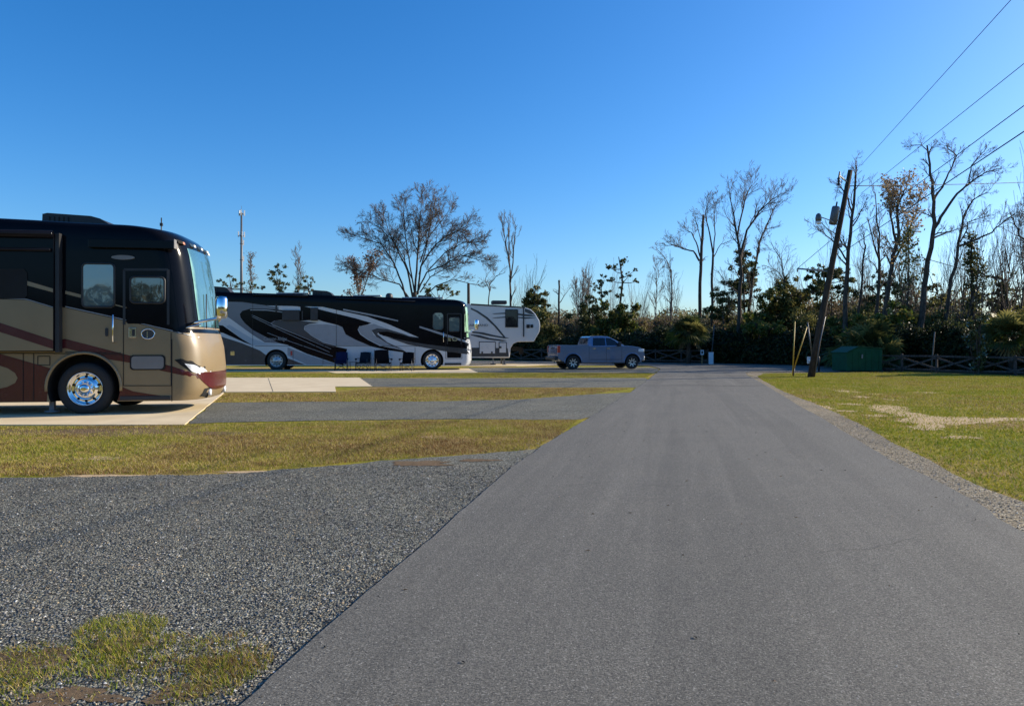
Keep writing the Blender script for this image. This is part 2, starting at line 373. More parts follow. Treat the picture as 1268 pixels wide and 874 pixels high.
# forest floor beyond the fences
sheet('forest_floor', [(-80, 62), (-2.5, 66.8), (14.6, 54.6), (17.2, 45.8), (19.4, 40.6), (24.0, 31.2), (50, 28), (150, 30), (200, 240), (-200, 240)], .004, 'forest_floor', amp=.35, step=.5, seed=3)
left_px = [(305, 874), (420, 768), (540, 664), (655, 565), (735, 515), (790, 480), (812, 463), (818, 457)]
right_px = [(925, 465), (938, 472), (958, 483.5), (987, 502), (1016, 518), (1060, 545.5), (1103, 571), (1161, 598.5), (1219, 630), (1268, 662)]
LE = [(-2.3, -6), (-1.5, 0)] + [G(*p) for p in left_px]; RE = [G(*p) for p in right_px] + [(3.45, 2.6), (3.1, 0), (2.6, -6)]
def smooth_line(P, n=8):
    out = []
    for i in range(len(P) - 1):
        p0 = Vector(P[max(i - 1, 0)]); p1 = Vector(P[i]); p2 = Vector(P[i + 1]); p3 = Vector(P[min(i + 2, len(P) - 1)])
        for j in range(n):
            t = j / n
            out.append(tuple(.5 * ((2 * p1) + (p2 - p0) * t + (2 * p0 - 5 * p1 + 4 * p2 - p3) * t * t + (3 * p1 - p0 - 3 * p2 + p3) * t ** 3)))
    out.append(tuple(P[-1])); return out
far_px = [(806, 453.5), (790, 452.3), (740, 451.6), (640, 451), (540, 450.5), (540, 446.6), (640, 447), (760, 448), (872, 449.8), (900, 450.4), (1000, 452.5), (1100, 456), (1100, 460), (1040, 461), (990, 461.2), (950, 460.6), (932, 460.4), (923, 462)]
poly = LE + [G(*p) for p in far_px] + RE
poly = smooth_line(LE) + [G(*p) for p in far_px] + smooth_line(RE)
road, ROADP = sheet('road', ragged(poly, .08, .045, 2), .024, 'asphalt', .03, 'asphalt_edge')
# thin cast shadows across the road, laid on as dark painted strips
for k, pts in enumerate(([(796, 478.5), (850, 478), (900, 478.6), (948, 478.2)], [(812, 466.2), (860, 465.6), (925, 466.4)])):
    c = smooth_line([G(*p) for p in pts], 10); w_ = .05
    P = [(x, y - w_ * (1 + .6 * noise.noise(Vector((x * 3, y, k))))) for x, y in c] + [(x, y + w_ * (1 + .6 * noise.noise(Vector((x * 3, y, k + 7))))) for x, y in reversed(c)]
    sheet('painted_road_shadow', P, .0285, 'asphalt_edge')
# gravel shoulder right
sh_out = [(938, 466.5), (943.5, 470.5), (972.5, 486), (1001.6, 497), (1030.6, 509.6), (1074, 530), (1103, 547), (1146.7, 567.7), (1190, 592), (1268, 622)]
SO = smooth_line([G(*p) for p in sh_out] + [(4.5, 3.5), (4.1, 0), (3.6, -6)])
SHP = ragged(smooth_line(RE)[::-1], .3, 0, 1)[:1]
shp = [(x - .12, y) for x, y in smooth_line(RE)][::-1] + SO
sheet('gravel_shoulder', shp, .006, 'shoulder_gravel', amp=.07, step=.05, seed=9)
sheet('gravel_apron', [G(*p) for p in [(922, 463.5), (936, 466.8), (955, 462.5), (1000, 462), (1100, 460.5), (1100, 459), (930, 459)]], .005, 'shoulder_gravel', amp=.12, step=.2, seed=12)
# gravel sites at left: polygons in photo pixels (right ends run under the road)
def GP(l): return [G(*p) for p in l]
grav = [
 GP([(-420, 600), (-150, 596), (0, 592), (150, 590), (300, 586), (400, 578), (470, 571), (560, 565), (640, 559), (690, 552)]) + [(.4, 5), (-.5, 2.9), (-.9, 0), (-1.6, -5), (-9, -5), (-9, 5)],
 GP([(232, 525), (250, 511), (262, 499), (400, 497.5), (520, 497.5), (640, 495), (740, 488), (785, 486), (760, 510), (715, 520), (560, 519), (400, 521), (300, 523)]),
 GP([(448, 479), (440, 470), (440, 468.3), (560, 468.5), (700, 468.2), (800, 468), (808, 474), (790, 480), (700, 480), (560, 479.5)]),
 GP([(560, 461), (575, 455.5), (700, 455), (805, 454.8), (816, 457), (812, 462), (700, 461.5)]),
 GP([(640, 452.3), (655, 449.6), (760, 450.5), (800, 452.0), (800, 453.0), (700, 452.6)]),
]
GRAV = []
for i, p in enumerate(grav):
    amp = [.10, .12, .10, .12, .1][i]
    if i in (3, 4): GRAV.append(sheet('gravel_drive', p, .008, 'gravel', amp=amp, step=.2, seed=20 + i)[1])
    else: GRAV.append(sheet('gravel_drive', p, .008, 'gravel', amp=amp, step=.06 + .04 * i, seed=20 + i)[1])
pads = [
 GP([(277, 487), (228, 527), (0, 527), (-420, 527.5), (-420, 487)]),
 GP([(445, 468), (461, 479), (415, 479), (416, 485.6), (300, 486), (150, 486.4), (-150, 486), (-150, 468)]),
 GP([(580, 456.4), (592, 461.6), (415, 462.5), (405, 460.4), (250, 460.2), (50, 460), (50, 456.6)]),
 GP([(655, 449.2), (700, 451.2), (640, 453.5), (560, 453.5), (400, 453), (400, 448.8)]),
]
PADS = []
for i, p in enumerate(pads): PADS.append(sheet('concrete_pad', p, .020, 'concrete', .02, amp=.012, step=.25, seed=40 + i)[1])
# joint lines across the pads
for (a, b) in (((332, 468.6), (338, 485.5)),):
    A = Vector(G(*a)); B = Vector(G(*b)); n_ = Vector((-(B - A).y, (B - A).x)).normalized() * .008
    sheet('pad_joint', [A - n_, B - n_, B + n_, A + n_], .0225, 'black_void')
# bare patches
def blob(px, py, rx, ry, seed, n=90):
    X, Y = G(px, py); k = Y / F_PX; sx = rx * k; sy = ry * Y * Y / (CAM_H * F_PX); P = []
    for i in range(n):
        a = 6.2832 * i / n; q = Vector((math.cos(a) * 1.1, math.sin(a) * 1.1, seed * 3.7)); r_ = 1 + .75 * noise.noise(q) + .45 * noise.noise(q * 3.1) + .28 * noise.noise(q * 9); P.append((X + math.cos(a) * sx * r_, Y + math.sin(a) * sy * r_))
    return P
sand_px = [
 [(1076, 503), (1100, 501.5), (1128, 508), (1150, 515), (1180, 517), (1225, 519), (1268, 516), (1330, 514), (1330, 522), (1268, 521), (1210, 524), (1165, 526), (1155, 533), (1128, 530), (1120, 523), (1103, 521), (1128, 517), (1098, 511)]]
SAND = [sheet('bare_sand', GP(sand_px[0]), .004, 'sand', amp=.34, step=.05, seed=60)[1]]
for i, q in enumerate([(1050, 485, 12, 1.6), (1067, 491.5, 10, 1.3), (1085, 488, 9, .8), (1055, 500.5, 13, 1.4), (1104, 495, 6, 1.2), (1190, 541.5, 22, 1.6), (1012, 503.5, 14, 2.6), (1050, 509, 11, 1.2), (1150, 486, 18, .7), (1088, 515, 14, 1.6), (1030, 514, 10, 2.0)]): SAND.append(sheet('bare_sand', blob(*q, i), .0045, 'sand')[1])
NL = len(SAND)
for i, q in enumerate([(125, 567.5, 26, 2.2), (535, 541, 17, 2.0), (160, 589.5, 60, 1.8), (320, 584.5, 40, 1.2)]): SAND.append(sheet('bare_sand', blob(*q, 30 + i), .0045, 'sand')[1])
for i, q in enumerate([(100, 535, 160, 5), (520, 575, 34, 2.6), (590, 571, 22, 1.6)]): sheet('dead_turf', blob(*q, 80 + i), .013 if i in (1, 2) else .0035, 'dead_litter')
# grass blades and stones (numpy, one object each)
rs = np.random.RandomState(7)
def fbm(X, Y, s, seed):
    r = np.random.RandomState(seed); t = np.zeros(X.shape)
    for k in range(7):
        a = r.uniform(0, 6.28); f = s * (1.55 ** k) * r.uniform(.8, 1.2); t += np.sin((X * math.cos(a) + Y * math.sin(a)) * f + r.uniform(0, 6.28) + 1.3 * np.sin((X * math.sin(a) - Y * math.cos(a)) * f * .7 + r.uniform(0, 6))) / (1.25 ** k)
    return t / 3.2
def tri_mesh(name, V, nper, mats, midx, label, cat=None):
    n = len(V) // nper; me = bpy.data.meshes.new(name)
    me.vertices.add(len(V)); me.vertices.foreach_set('co', V.astype(np.float32).ravel())
    me.loops.add(len(V)); me.loops.foreach_set('vertex_index', np.arange(len(V), dtype=np.int32))
    me.polygons.add(n); me.polygons.foreach_set('loop_start', np.arange(0, len(V), nper, dtype=np.int32)); me.polygons.foreach_set('loop_total', np.full(n, nper, dtype=np.int32))
    for m_ in mats: me.materials.append(MATS[m_])
    me.polygons.foreach_set('material_index', midx.astype(np.int32)); me.update(calc_edges=True); me.validate()
    o = bpy.data.objects.new(name, me); COL.objects.link(o); tag(o, label, cat, kind='stuff'); return o
def blades(name, poly, n, h, wd, label, probs, holes=(), gate=-9, z0=0, seed=1, clump=1.6, jit=.10, pf=.35):
    P = np.array(poly); x0, y0 = P.min(0); x1, y1 = P.max(0)
    X = rs.uniform(x0, x1, n); Y = rs.uniform(y0, y1, n)
    k = npin(X, Y, poly) & npin(X + rs.normal(0, jit, n), Y + rs.normal(0, jit, n), poly)
    for hp in holes: k &= ~(npin(X + rs.normal(0, jit * 2, n), Y + rs.normal(0, jit * 2, n), hp) & (rs.uniform(0, 1, n) > .22 + .5 * (fbm(X, Y, 5, 77) > .55)))
    X, Y = X[k], Y[k]; f = fbm(X, Y, clump, seed); k = f > gate + rs.uniform(-.55, .55, len(X)); X, Y, f = X[k], Y[k], f[k]; n = len(X)
    H = h * rs.uniform(.45, 1.25, n) * (1 + .25 * np.clip(f, -1, 1)); a = rs.uniform(0, 2 * np.pi, n); w_ = wd * rs.uniform(.6, 1.3, n)
    la = rs.uniform(0, 2 * np.pi, n); ln = H * rs.uniform(.2, 1.3, n)
    V = np.zeros((n, 3, 3))
    V[:, 0] = np.stack([X - w_ * np.cos(a), Y - w_ * np.sin(a), np.full(n, z0)], 1); V[:, 1] = np.stack([X + w_ * np.cos(a), Y + w_ * np.sin(a), np.full(n, z0)], 1)
    V[:, 2] = np.stack([X + ln * np.cos(la), Y + ln * np.sin(la), z0 + H], 1)
    f2 = fbm(X, Y, .55, seed + 50) * .6 + fbm(X, Y, 2.3, seed + 51) * .4; q = rs.uniform(0, 1, n) * .8 + .1 + f2 * pf
    c = np.cumsum(probs); mi_ = np.searchsorted(c, np.clip(q, 0, .999))
    return tri_mesh(name, V.reshape(-1, 3), 3, ['blade_green', 'blade_olive', 'blade_straw', 'blade_rust'], np.clip(mi_, 0, 3), label)
LP = ragged(GP([(-60, 800), (0, 786), (40, 792), (75, 800), (115, 770), (150, 763), (205, 768), (195, 790), (235, 786), (300, 782), (325, 800), (330, 832), (300, 850), (250, 880), (180, 900), (-100, 900)]), .03, .10, 5)
[sheet('bare_soil', blob(*q, 90 + i), .0115, 'dead_litter') for i, q in enumerate([(30, 822, 60, 16), (150, 800, 34, 9), (262, 822, 34, 9), (95, 865, 60, 12), (225, 860, 40, 10)])]
blades('grass', LP, 40000, .027, .0022, 'rough grass tuft growing into the gravel at the near left corner', (.46, .22, .19, .13), gate=.10, z0=.009, seed=3, clump=2.6, jit=.20)
strip1 = GP([(-150, 531), (0, 529), (230, 526.5), (400, 522.5), (560, 520.5), (716, 520.5), (690, 541), (650, 558), (560, 564), (470, 569.5), (400, 576), (300, 584), (150, 588), (0, 590), (-150, 594)])
blades('grass', strip1, 290000, .030, .0042, 'mown winter grass between the two nearest gravel drives', (.15, .27, .34, .24), pf=.55, jit=.08, holes=SAND[NL:] + [blob(100, 534, 160, 4.5, 80)], gate=-.75, seed=8, clump=2.0)
strip2 = GP([(280, 487), (415, 487), (470, 480.5), (780, 481.5), (735, 488), (640, 494.5), (520, 497), (262, 498.5)])
blades('grass', strip2, 90000, .035, .008, 'brownish grass strip between the second and third gravel drives', (.10, .22, .38, .30), gate=-.8, seed=11, clump=1.2)
strip3 = GP([(100, 463), (600, 462.5), (700, 462.5), (808, 463), (800, 467.5), (100, 467.5)])
blades('grass', strip3, 90000, .05, .014, 'greener grass strip in front of the second motorhome', (.26, .42, .22, .10), gate=-.9, seed=13, clump=1.0)
lawn = [p for p in SO if p[1] > 2.5][::-1] + GP([(945, 462.5), (1100, 460.5), (1268, 466), (1420, 472)]) + [(16, 22), (12.5, 12), (9, 6), (6, 3)]
blades('grass', lawn, 520000, .038, .008, 'green and straw lawn on the right side of the road', (.34, .42, .17, .07), holes=SAND[:NL], gate=-.85, seed=17, clump=1.1)
def stones(name, poly, n, r, mats, probs, label, z0, ymax=9, bias=1.8, holes=()):
    P = np.array(poly); x0, y0 = P.min(0); x1, y1 = P.max(0); y1 = min(y1, ymax); y0 = max(y0, 2.2); x0 = max(x0, -7)
    X = rs.uniform(x0, x1, n); Y = y0 + (y1 - y0) * rs.uniform(0, 1, n) ** bias
    k = npin(X, Y, poly) & (np.abs(X) < Y * .75 + .5)
    for hp in holes: k &= ~npin(X, Y, hp)
    X, Y = X[k], Y[k]; n = len(X)
    base = np.array([(1, 0, 0), (-1, 0, 0), (0, 1, 0), (0, -1, 0), (0, 0, .8), (0, 0, -.6)]); F8 = [(0, 2, 4), (2, 1, 4), (1, 3, 4), (3, 0, 4), (2, 0, 5), (1, 2, 5), (3, 1, 5), (0, 3, 5)]
    B = base[None] * rs.uniform(.5, 1.15, (n, 6, 1)) + rs.uniform(-.25, .25, (n, 6, 3))
    a = rs.uniform(0, 6.28, n); ca, sa = np.cos(a), np.sin(a); sc = r * rs.uniform(.45, 1.3, n) ** 1.3
    x = (B[:, :, 0] * ca[:, None] - B[:, :, 1] * sa[:, None]) * sc[:, None] + X[:, None]; y = (B[:, :, 0] * sa[:, None] + B[:, :, 1] * ca[:, None]) * sc[:, None] + Y[:, None]
    z = B[:, :, 2] * sc[:, None] * .7 + z0 + sc[:, None] * .25
    V = np.stack([x, y, z], 2)[:, np.array(F8).ravel()].reshape(-1, 3)
    mi_ = np.repeat(np.searchsorted(np.cumsum(probs), rs.uniform(0, .999, n)), 8)
    return tri_mesh(name, V, 3, mats, np.clip(mi_, 0, len(mats) - 1), label)
for nm_, c_ in (('stone_dark', (.05, .048, .045)), ('stone_grey', (.14, .135, .125)), ('stone_light', (.29, .28, .26)), ('stone_tan', (.40, .31, .19)), ('stone_white', (.55, .54, .50))): paint(nm_, c_, .75, var=.4, vscale=30, spec=.3)
SM = ['stone_dark', 'stone_grey', 'stone_light', 'stone_tan', 'stone_white']
stones('gravel_stones', GRAV[0], 140000, .0075, SM, (.36, .42, .14, .06, .02), 'loose grey crushed stone on the nearest drive', .008, 8.5)
so_poly = [p for p in SHP]
stones('gravel_stones', shp, 90000, .0075, SM, (.05, .12, .20, .53, .10), 'loose tan and grey stone along the right road edge', .006, 14, 1.2)
edge_strip = [(x - .34 + .08 * noise.noise(Vector((x, y * 2, 3))), y) for x, y in smooth_line(LE)] + [(x - .01, y) for x, y in smooth_line(LE)][::-1]
stones('gravel_stones', edge_strip, 32000, .009, SM, (.12, .28, .22, .30, .08), 'loose pale stones along the left asphalt edge', .010, 12, 1.6)
ed1 = smooth_line(LE); spill = [(x - .02, y) for x, y in ed1] + [(x + .16 + .1 * noise.noise(Vector((x, y * 1.5, 8))), y) for x, y in ed1][::-1]
stones('spilled_stones', spill, 5200, .007, SM, (.15, .3, .25, .2, .1), 'loose stones spilled over the left asphalt edge', .025, 12, 1.6)
ed2 = smooth_line(RE); spill2 = [(x + .02, y) for x, y in ed2] + [(x - .22, y) for x, y in ed2][::-1]
stones('spilled_stones', spill2, 5200, .008, SM, (.1, .2, .25, .35, .1), 'loose stones spilled over the right asphalt edge', .025, 13, 1.3)
stones('road_grit', [p for p in ROADP if p[1] > 2.2], 2600, .0045, SM, (.3, .2, .2, .1, .2), 'scattered grit on the asphalt', .025, 12, 1.5)
fl = MB()
for k in range(70):
    y = rnd.uniform(2.8, 13); x = rnd.uniform(-.4 + .26 * (y - 5), 3.9); a = rnd.uniform(0, 6.28); l_ = rnd.uniform(.008, .022)
    fl.add([(x - l_ * math.cos(a), y - l_ * math.sin(a), .027), (x + l_ * .4 * math.sin(a), y - l_ * .4 * math.cos(a), .031), (x + l_ * math.cos(a), y + l_ * math.sin(a), .028), (x - l_ * .4 * math.sin(a), y + l_ * .4 * math.cos(a), .034)], [(0, 1, 2, 3)], rnd.choice(['dead_litter', 'leaf_brown', 'asphalt_edge']))
tag(fl.build('leaf_litter'), 'small dry leaves and bark bits lying on the asphalt', kind='stuff')
def crack(pts, w_, seed):
    c = ragged(pts, .06, .06, seed, closed=False); P = [(x, y - w_ * (.6 + .8 * abs(noise.noise(Vector((x * 9, y * 9, seed)))))) for x, y in c] + [(x, y + w_ * .5) for x, y in c][::-1]; sheet('road_crack', P, .0275, 'asphalt_edge')
crack(GP([(700, 604), (760, 600), (830, 606), (880, 601)]), .004, 1); crack(GP([(1010, 690), (1080, 684), (1140, 668)]), .003, 2); crack(GP([(770, 538), (840, 536), (900, 539)]), .005, 3)
# ---------------------------------------------------------------- coaches
class Coach:
    def __init__(s, W, L, Fp, T, B, p, yaw, wheel_px, wheel_x, ztop):
        s.hw = W / 2; s.L = L; s.Fp = Fp; s.T = T; s.B = B; s.p = p; s.yaw = R(yaw); s.zt = ztop
        X, Y = G(*wheel_px); c, sn = math.cos(s.yaw), math.sin(s.yaw); s.c, s.s = c, sn
        lx, ly = wheel_x, -s.hw; s.loc = Vector((X - (c * lx - sn * ly), Y - (sn * lx + c * ly), 0)); s.arches = []
    def F(s, z): return interp(z, s.Fp)
    def w(s, z): return s.hw * interp(z, [(0, 1), (s.zt - .35, 1), (s.zt - .15, .985), (s.zt - .04, .95), (s.zt, .90)])
    def warp(s, x, z): return z + max(0, z - 1.5) / (s.zt - 1.5) * (interp(-x, s.T) - s.zt)
    def unwarp(s, x, z):
        if z <= 1.5: return z
        k = (interp(-x, s.T) - s.zt) / (s.zt - 1.5); return (z + 1.5 * k) / (1 + k)
    def ys(s, x, zw):
        z = min(s.unwarp(x, zw), s.zt); f = s.F(z) - s.B
        if x <= f: return -s.w(z)
        t = min(1, (x - f) / s.B); return -s.w(z) * (1 - t ** s.p) ** (1 / s.p)
    def hit(s, px, py, extra=0):
        dx, dz = (px - CX) / F_PX, (HY - py) / F_PX; y = -s.hw
        for _ in range(14):
            # local y of ray point at depth t:  -s*(X-lx)+c*(Y-ly)
            a = -s.s * dx + s.c; b = s.s * s.loc.x - s.c * s.loc.y; t = (y - extra - b) / a
            lx = s.c * (dx * t - s.loc.x) + s.s * (t - s.loc.y); z = CAM_H + dz * t
            y = .5 * y + .5 * s.ys(lx, z) if lx > -s.B * 1.6 else -s.hw
        return lx, z
    def decal(s, mb, px, mat, off=.004, local=False, dense=True, yflat=None):
        P = [p for p in px] if local else [s.hit(*p) for p in px]
        if yflat is None: P = [(min(x, s.F(z) - .015), min(z, s.warp(x, s.zt - .37))) for x, z in P]
        Q = []
        for i in range(len(P)):
            a = Vector(P[i]); b = Vector(P[(i + 1) % len(P)]); k = max(1, int((b - a).length / .12))
            for j in range(k): Q.append(tuple(a + (b - a) * j / k))
        vs = [Vector(q) for q in Q]; n = len(vs); ed = [(i, (i + 1) % n) for i in range(n)]
        for (ax, az, ar) in s.arches:
            if any((q[0] - ax) ** 2 + (q[1] - az) ** 2 < (ar + .3) ** 2 for q in Q) or inpoly(ax, az + ar, Q):
                o = len(vs); vs += [Vector((ax + ar * math.cos(t * math.pi / 20), az + ar * math.sin(t * math.pi / 20))) for t in range(40)]
                ed += [(o + i, o + (i + 1) % 40) for i in range(40)]
        x0 = min(q[0] for q in Q); x1 = max(q[0] for q in Q); z0 = min(q[1] for q in Q); z1 = max(q[1] for q in Q)
        if dense:
            x = max(x0, -1.5)
            while x < x1:
                z = z0
                while z < z1:
                    if inpoly(x, z, Q): vs.append(Vector((x, z)))
                    z += .09
                x += .06
        r = delaunay_2d_cdt(vs, ed, [], 0, 1e-5)
        fs = []
        for f in r[2]:
            cx = sum(r[0][i].x for i in f) / 3; cz = sum(r[0][i].y for i in f) / 3
            if inpoly(cx, cz, Q) and not any((cx - a) ** 2 + (cz - b) ** 2 < c * c for a, b, c in s.arches): fs.append(tuple(f))
        us = sorted({i for f in fs for i in f}); im = {a: k for k, a in enumerate(us)}; fs = [tuple(im[i] for i in f) for f in fs]
        V = [(r[0][i].x, (yflat if yflat is not None else s.ys(r[0][i].x, r[0][i].y)) - off, r[0][i].y) for i in us]
        fs = [f if ((V[f[1]][0] - V[f[0]][0]) * (V[f[2]][2] - V[f[0]][2]) - (V[f[2]][0] - V[f[0]][0]) * (V[f[1]][2] - V[f[0]][2])) > 0 else f[::-1] for f in fs]
        mb.add(V, fs, mat, True)
    def body(s, base, upper, zsplit=None, zs=None):
        mb = MB(); zs = zs or [.27, .4, .55, .75, .95, 1.15, 1.35, 1.5, 1.7, 1.9, 2.15, 2.4, 2.65, 2.9, 3.1, 3.3, s.zt - .3, s.zt - .2, s.zt - .12, s.zt - .06, s.zt - .02, s.zt]
        rings = []; nf = 28
        for z in zs:
            f = s.F(z) - s.B; w_ = s.w(z); pts = []
            for i in range(13): pts.append((-s.L + (s.L + f) * i / 12, -w_))
            for i in range(1, 2 * nf):
                th = math.pi * i / (2 * nf); cc, ss = math.cos(th), math.sin(th)
                yy = -w_ * math.copysign(abs(cc) ** (2 / s.p), cc); xx = f + s.B * abs(ss) ** (2 / s.p); pts.append((xx, yy))
            for i in range(12, -1, -1): pts.append((-s.L + (s.L + f) * i / 12, w_))
            rings.append([(x, y, s.warp(x, z)) for x, y in pts])
        n = len(rings[0]); V = [p for r_ in rings for p in r_]; k = mb.mi(base); ku = mb.mi(upper)
        mb.mi('black_void')
        for i in range(len(rings) - 1):
            for j in range(n):
                a = i * n + j; b = i * n + (j + 1) % n
                mb.f.append((a, b, b + n, a + n)); mb.m.append(ku if zsplit and zs[i] >= zsplit else k); mb.sm.append(True)
        mb.f.append(tuple(range(n - 1, -1, -1))); mb.m.append(2); mb.sm.append(False)
        t = (len(rings) - 1) * n; # roof strips across
        for j in range((n - 1) // 2):
            a, b, c, d = t + j, t + j + 1, t + n - 2 - j, t + n - 1 - j
            if b < c: mb.f.append((a, b, c, d)); mb.m.append(ku); mb.sm.append(True)
        mb.v = V
        tmp = mb.build('tmp', recalc=True)
        cut = MB(); cut.mats = list(mb.mats)
        for (ax, az, ar) in s.arches:
            cut.lathe([(0.001, -s.hw - .3), (ar, -s.hw - .3), (ar, -s.hw + .42), (.001, -s.hw + .42)], 'black_void', c=(ax, 0, az), n=40)
        co = cut.build('cut', recalc=True)
        md = tmp.modifiers.new('b', 'BOOLEAN'); md.operation = 'DIFFERENCE'; md.solver = 'EXACT'; md.object = co
        dg = bpy.context.evaluated_depsgraph_get(); me = bpy.data.meshes.new_from_object(tmp.evaluated_get(dg))
        out = MB(); out.mats = list(mb.mats); out.v = [tuple(v.co) for v in me.vertices]; out.f = [tuple(p.vertices) for p in me.polygons]
        out.m = [p.material_index for p in me.polygons]; out.sm = [p.material_index != 2 for p in me.polygons]
        bpy.data.objects.remove(tmp); bpy.data.objects.remove(co)
        return out
def finish(o, ang=32):
    bm = bmesh.new(); bm.from_mesh(o.data)
    for e in bm.edges:
        if len(e.link_faces) == 2 and e.calc_face_angle(0) > R(ang): e.smooth = False
    bm.to_mesh(o.data); bm.free()
def big_wheel(parent, x, y, r, rim_r, side=-1, chrome=True, holes=10, nuts=10, simple=False):
    tm = MB(); wd = .26
    prof = [(rim_r, -.10), (rim_r * 1.04, -.13), (r * .80, -.145), (r * .93, -.13), (r * .985, -.10), (r, -.07), (r, .07), (r * .985, .1), (r * .9, .14), (rim_r, .13)]
    tm.lathe([(a, b * side * -1) for a, b in prof], 'rubber', n=48)
    m_ = 'chrome' if chrome else 'brushed_metal'
    wm = MB(); sgn = side
    prof = [(rim_r * 1.02, .135), (rim_r, .14), (rim_r * .95, .12), (rim_r * .90, .07), (rim_r * .84, .055), (rim_r * .62, .075), (rim_r * .58, .10), (rim_r * .52, .105), (rim_r * .34, .105), (rim_r * .31, .13), (rim_r * .27, .185), (rim_r * .12, .195), (.001, .195)]
    wm.lathe([(a, b * sgn) for a, b in prof], m_, n=48)
    wm.lathe([(rim_r * .99, .1 * sgn), (rim_r * .99, -.1 * sgn), (.001, -.1 * sgn)], 'black_void', n=24)
    for k in range(holes):
        a = 2 * math.pi * (k + .5) / holes; c = (rim_r * .745 * math.cos(a), .066 * sgn, rim_r * .745 * math.sin(a))
        wm.lathe([(rim_r * .085, 0), (rim_r * .08, .006 * sgn), (.001, .007 * sgn)], 'black_void', c=c, n=12)
    for k in range(nuts):
        a = 2 * math.pi * k / nuts; c = (rim_r * .43 * math.cos(a), .10 * sgn, rim_r * .43 * math.sin(a))
        wm.lathe([(rim_r * .055, 0), (rim_r * .05, .035 * sgn), (.001, .04 * sgn)], m_, c=c, n=8)
    wo = wm.build('wheel', parent, recalc=True, loc=(x, y, r)); to = tm.build('tyre', wo, recalc=True)
    return wo
def rect(c, mb, l, t, r_, b, mat, off=.006, rr=.06):  # rounded rect in px corners, mapped to side
    (x0, z1) = c.hit(l, t); (x1, z0) = c.hit(r_, b)
    P = []
    rr = min(rr, (x1 - x0) * .4, (z1 - z0) * .4)
    for cx, cz, a0 in ((x1 - rr, z1 - rr, 0), (x0 + rr, z1 - rr, 90), (x0 + rr, z0 + rr, 180), (x1 - rr, z0 + rr, 270)):
        for k in range(5): a = R(a0 + k * 22.5); P.append((cx + rr * math.cos(a), cz + rr * math.sin(a)))
    c.decal(mb, P, mat, off, local=True, dense=x1 > -1.2)
def ring_frame(c, mb, l, t, r_, b, mat, wdt=.035, off=.012):
    (x0, z1) = c.hit(l, t); (x1, z0) = c.hit(r_, b)
    def yy(x, z): return c.ys(x, z)
    Pn = [(x0, z0), (x1, z0), (x1, z1), (x0, z1)]
    for i in range(4):
        a = Pn[i]; b2 = Pn[(i + 1) % 4]
        mb.bar((a[0], yy(*a) - off * .5, a[1]), (b2[0], yy(*b2) - off * .5, b2[1]), off * 2, wdt, mat, up=(0, 1, 0) if i % 2 == 0 else (0, 1, 0))
def line(c, mb, pts, mat, wdt=.012, off=.006):   # thin strip polyline given in px
    L = [c.hit(*p) for p in pts]
    for a, b in zip(L, L[1:]):
        d = (Vector(b) - Vector(a)); n_ = Vector((-d.y, d.x)).normalized() * wdt / 2
        c.decal(mb, [tuple(Vector(a) - n_), tuple(Vector(b) - n_), tuple(Vector(b) + n_), tuple(Vector(a) + n_)], mat, off, local=True)
# ======== first coach (tan, black and maroon)
C1 = Coach(2.54, 11.4, [(.27, -.12), (.34, -.05), (.5, 0), (.95, 0), (1.35, -.04), (1.6, -.10), (1.75, -.15), (2.3, -.22), (2.75, -.27), (3.1, -.32), (3.35, -.36), (3.6, -.43), (3.75, -.53), (3.85, -.72), (3.9, -1.05)],
           [(0, 3.80), (1, 3.82), (2.4, 3.86), (3.9, 3.92), (11.4, 3.95)], .62, 3.0, 8, (104, 514), -2.28, 3.9)
AX = C1.hit(104, 480)[0]
C1.arches = [(-2.28, .545, .68), (-9.0, .545, .68)]
b1 = C1.body('tan_paint', 'black_paint', 3.25)
t1 = empty('motorhome', C1.loc, C1.yaw, 'tan, black and maroon motorhome with a polished front wheel, nearest the camera', 'motorhome', 'motorhomes parked on the left pads')
D = lambda px, mat, off=.004, **k: C1.decal(b1, px, mat, off, **k)
ROOFZ = 3.26
# upper black field
def upper(c, mb, low_px, mat, ztop, off=.004, x_end=None):
    P = [c.hit(*p) for p in low_px]
    xr = P[-1][0]; pts = [(P[0][0], ztop)] + P
    zz = P[-1][1]; r_ = []
    return pts
low = [(-560, 371), (0, 371), (33, 372), (81, 381), (140, 394), (180, 403), (212, 410.5), (232, 415), (247, 418.5), (252, 421)]
P = [C1.hit(*p) for p in low]
fr = [(interp(z, [(a, b) for a, b in C1.Fp]) - .30, z) for z in (1.35, 1.62, 1.75, 2.1, 2.5, 2.9, 3.1, 3.28)]
D([p for p in P] + fr[1:] + [(-11.35, 3.28)], 'black_paint', local=True)
D([(81, 380.2), (140, 393.2), (212, 409.7), (247, 418.2), (247, 417.2), (212, 408.6), (140, 392), (81, 379)], 'silver_paint', .007)
# maroon
D([(-560, 340), (-560, 360), (-300, 372), (0, 411), (72, 432), (81, 431), (130, 444), (160, 449), (166, 449), (200, 459), (235, 466), (258, 471), (266, 477), (269, 481), (271, 465), (262, 464.5), (245, 462.5), (215, 454), (160, 440), (81, 419.5), (72, 421), (0, 399.5), (-300, 330)], 'maroon_paint')
D([(-560, 470), (-300, 452), (-120, 437), (0, 438), (30, 446.5), (66, 457), (60, 470), (58, 497.5), (-560, 497.5)], 'maroon_paint')
D([(-200, 440), (-60, 444), (-25, 447), (-5, 451), (10, 456), (19, 462), (22, 468), (19, 474), (9, 479), (-5, 482), (-25, 485), (-60, 487), (-200, 490)], 'tan_paint', .008)
D([(146, 477), (165, 484.5), (200, 490), (212, 494), (146, 496)], 'maroon_paint')
D([(81, 360), (101, 365), (101, 369), (81, 364)], 'tan_paint', .008)
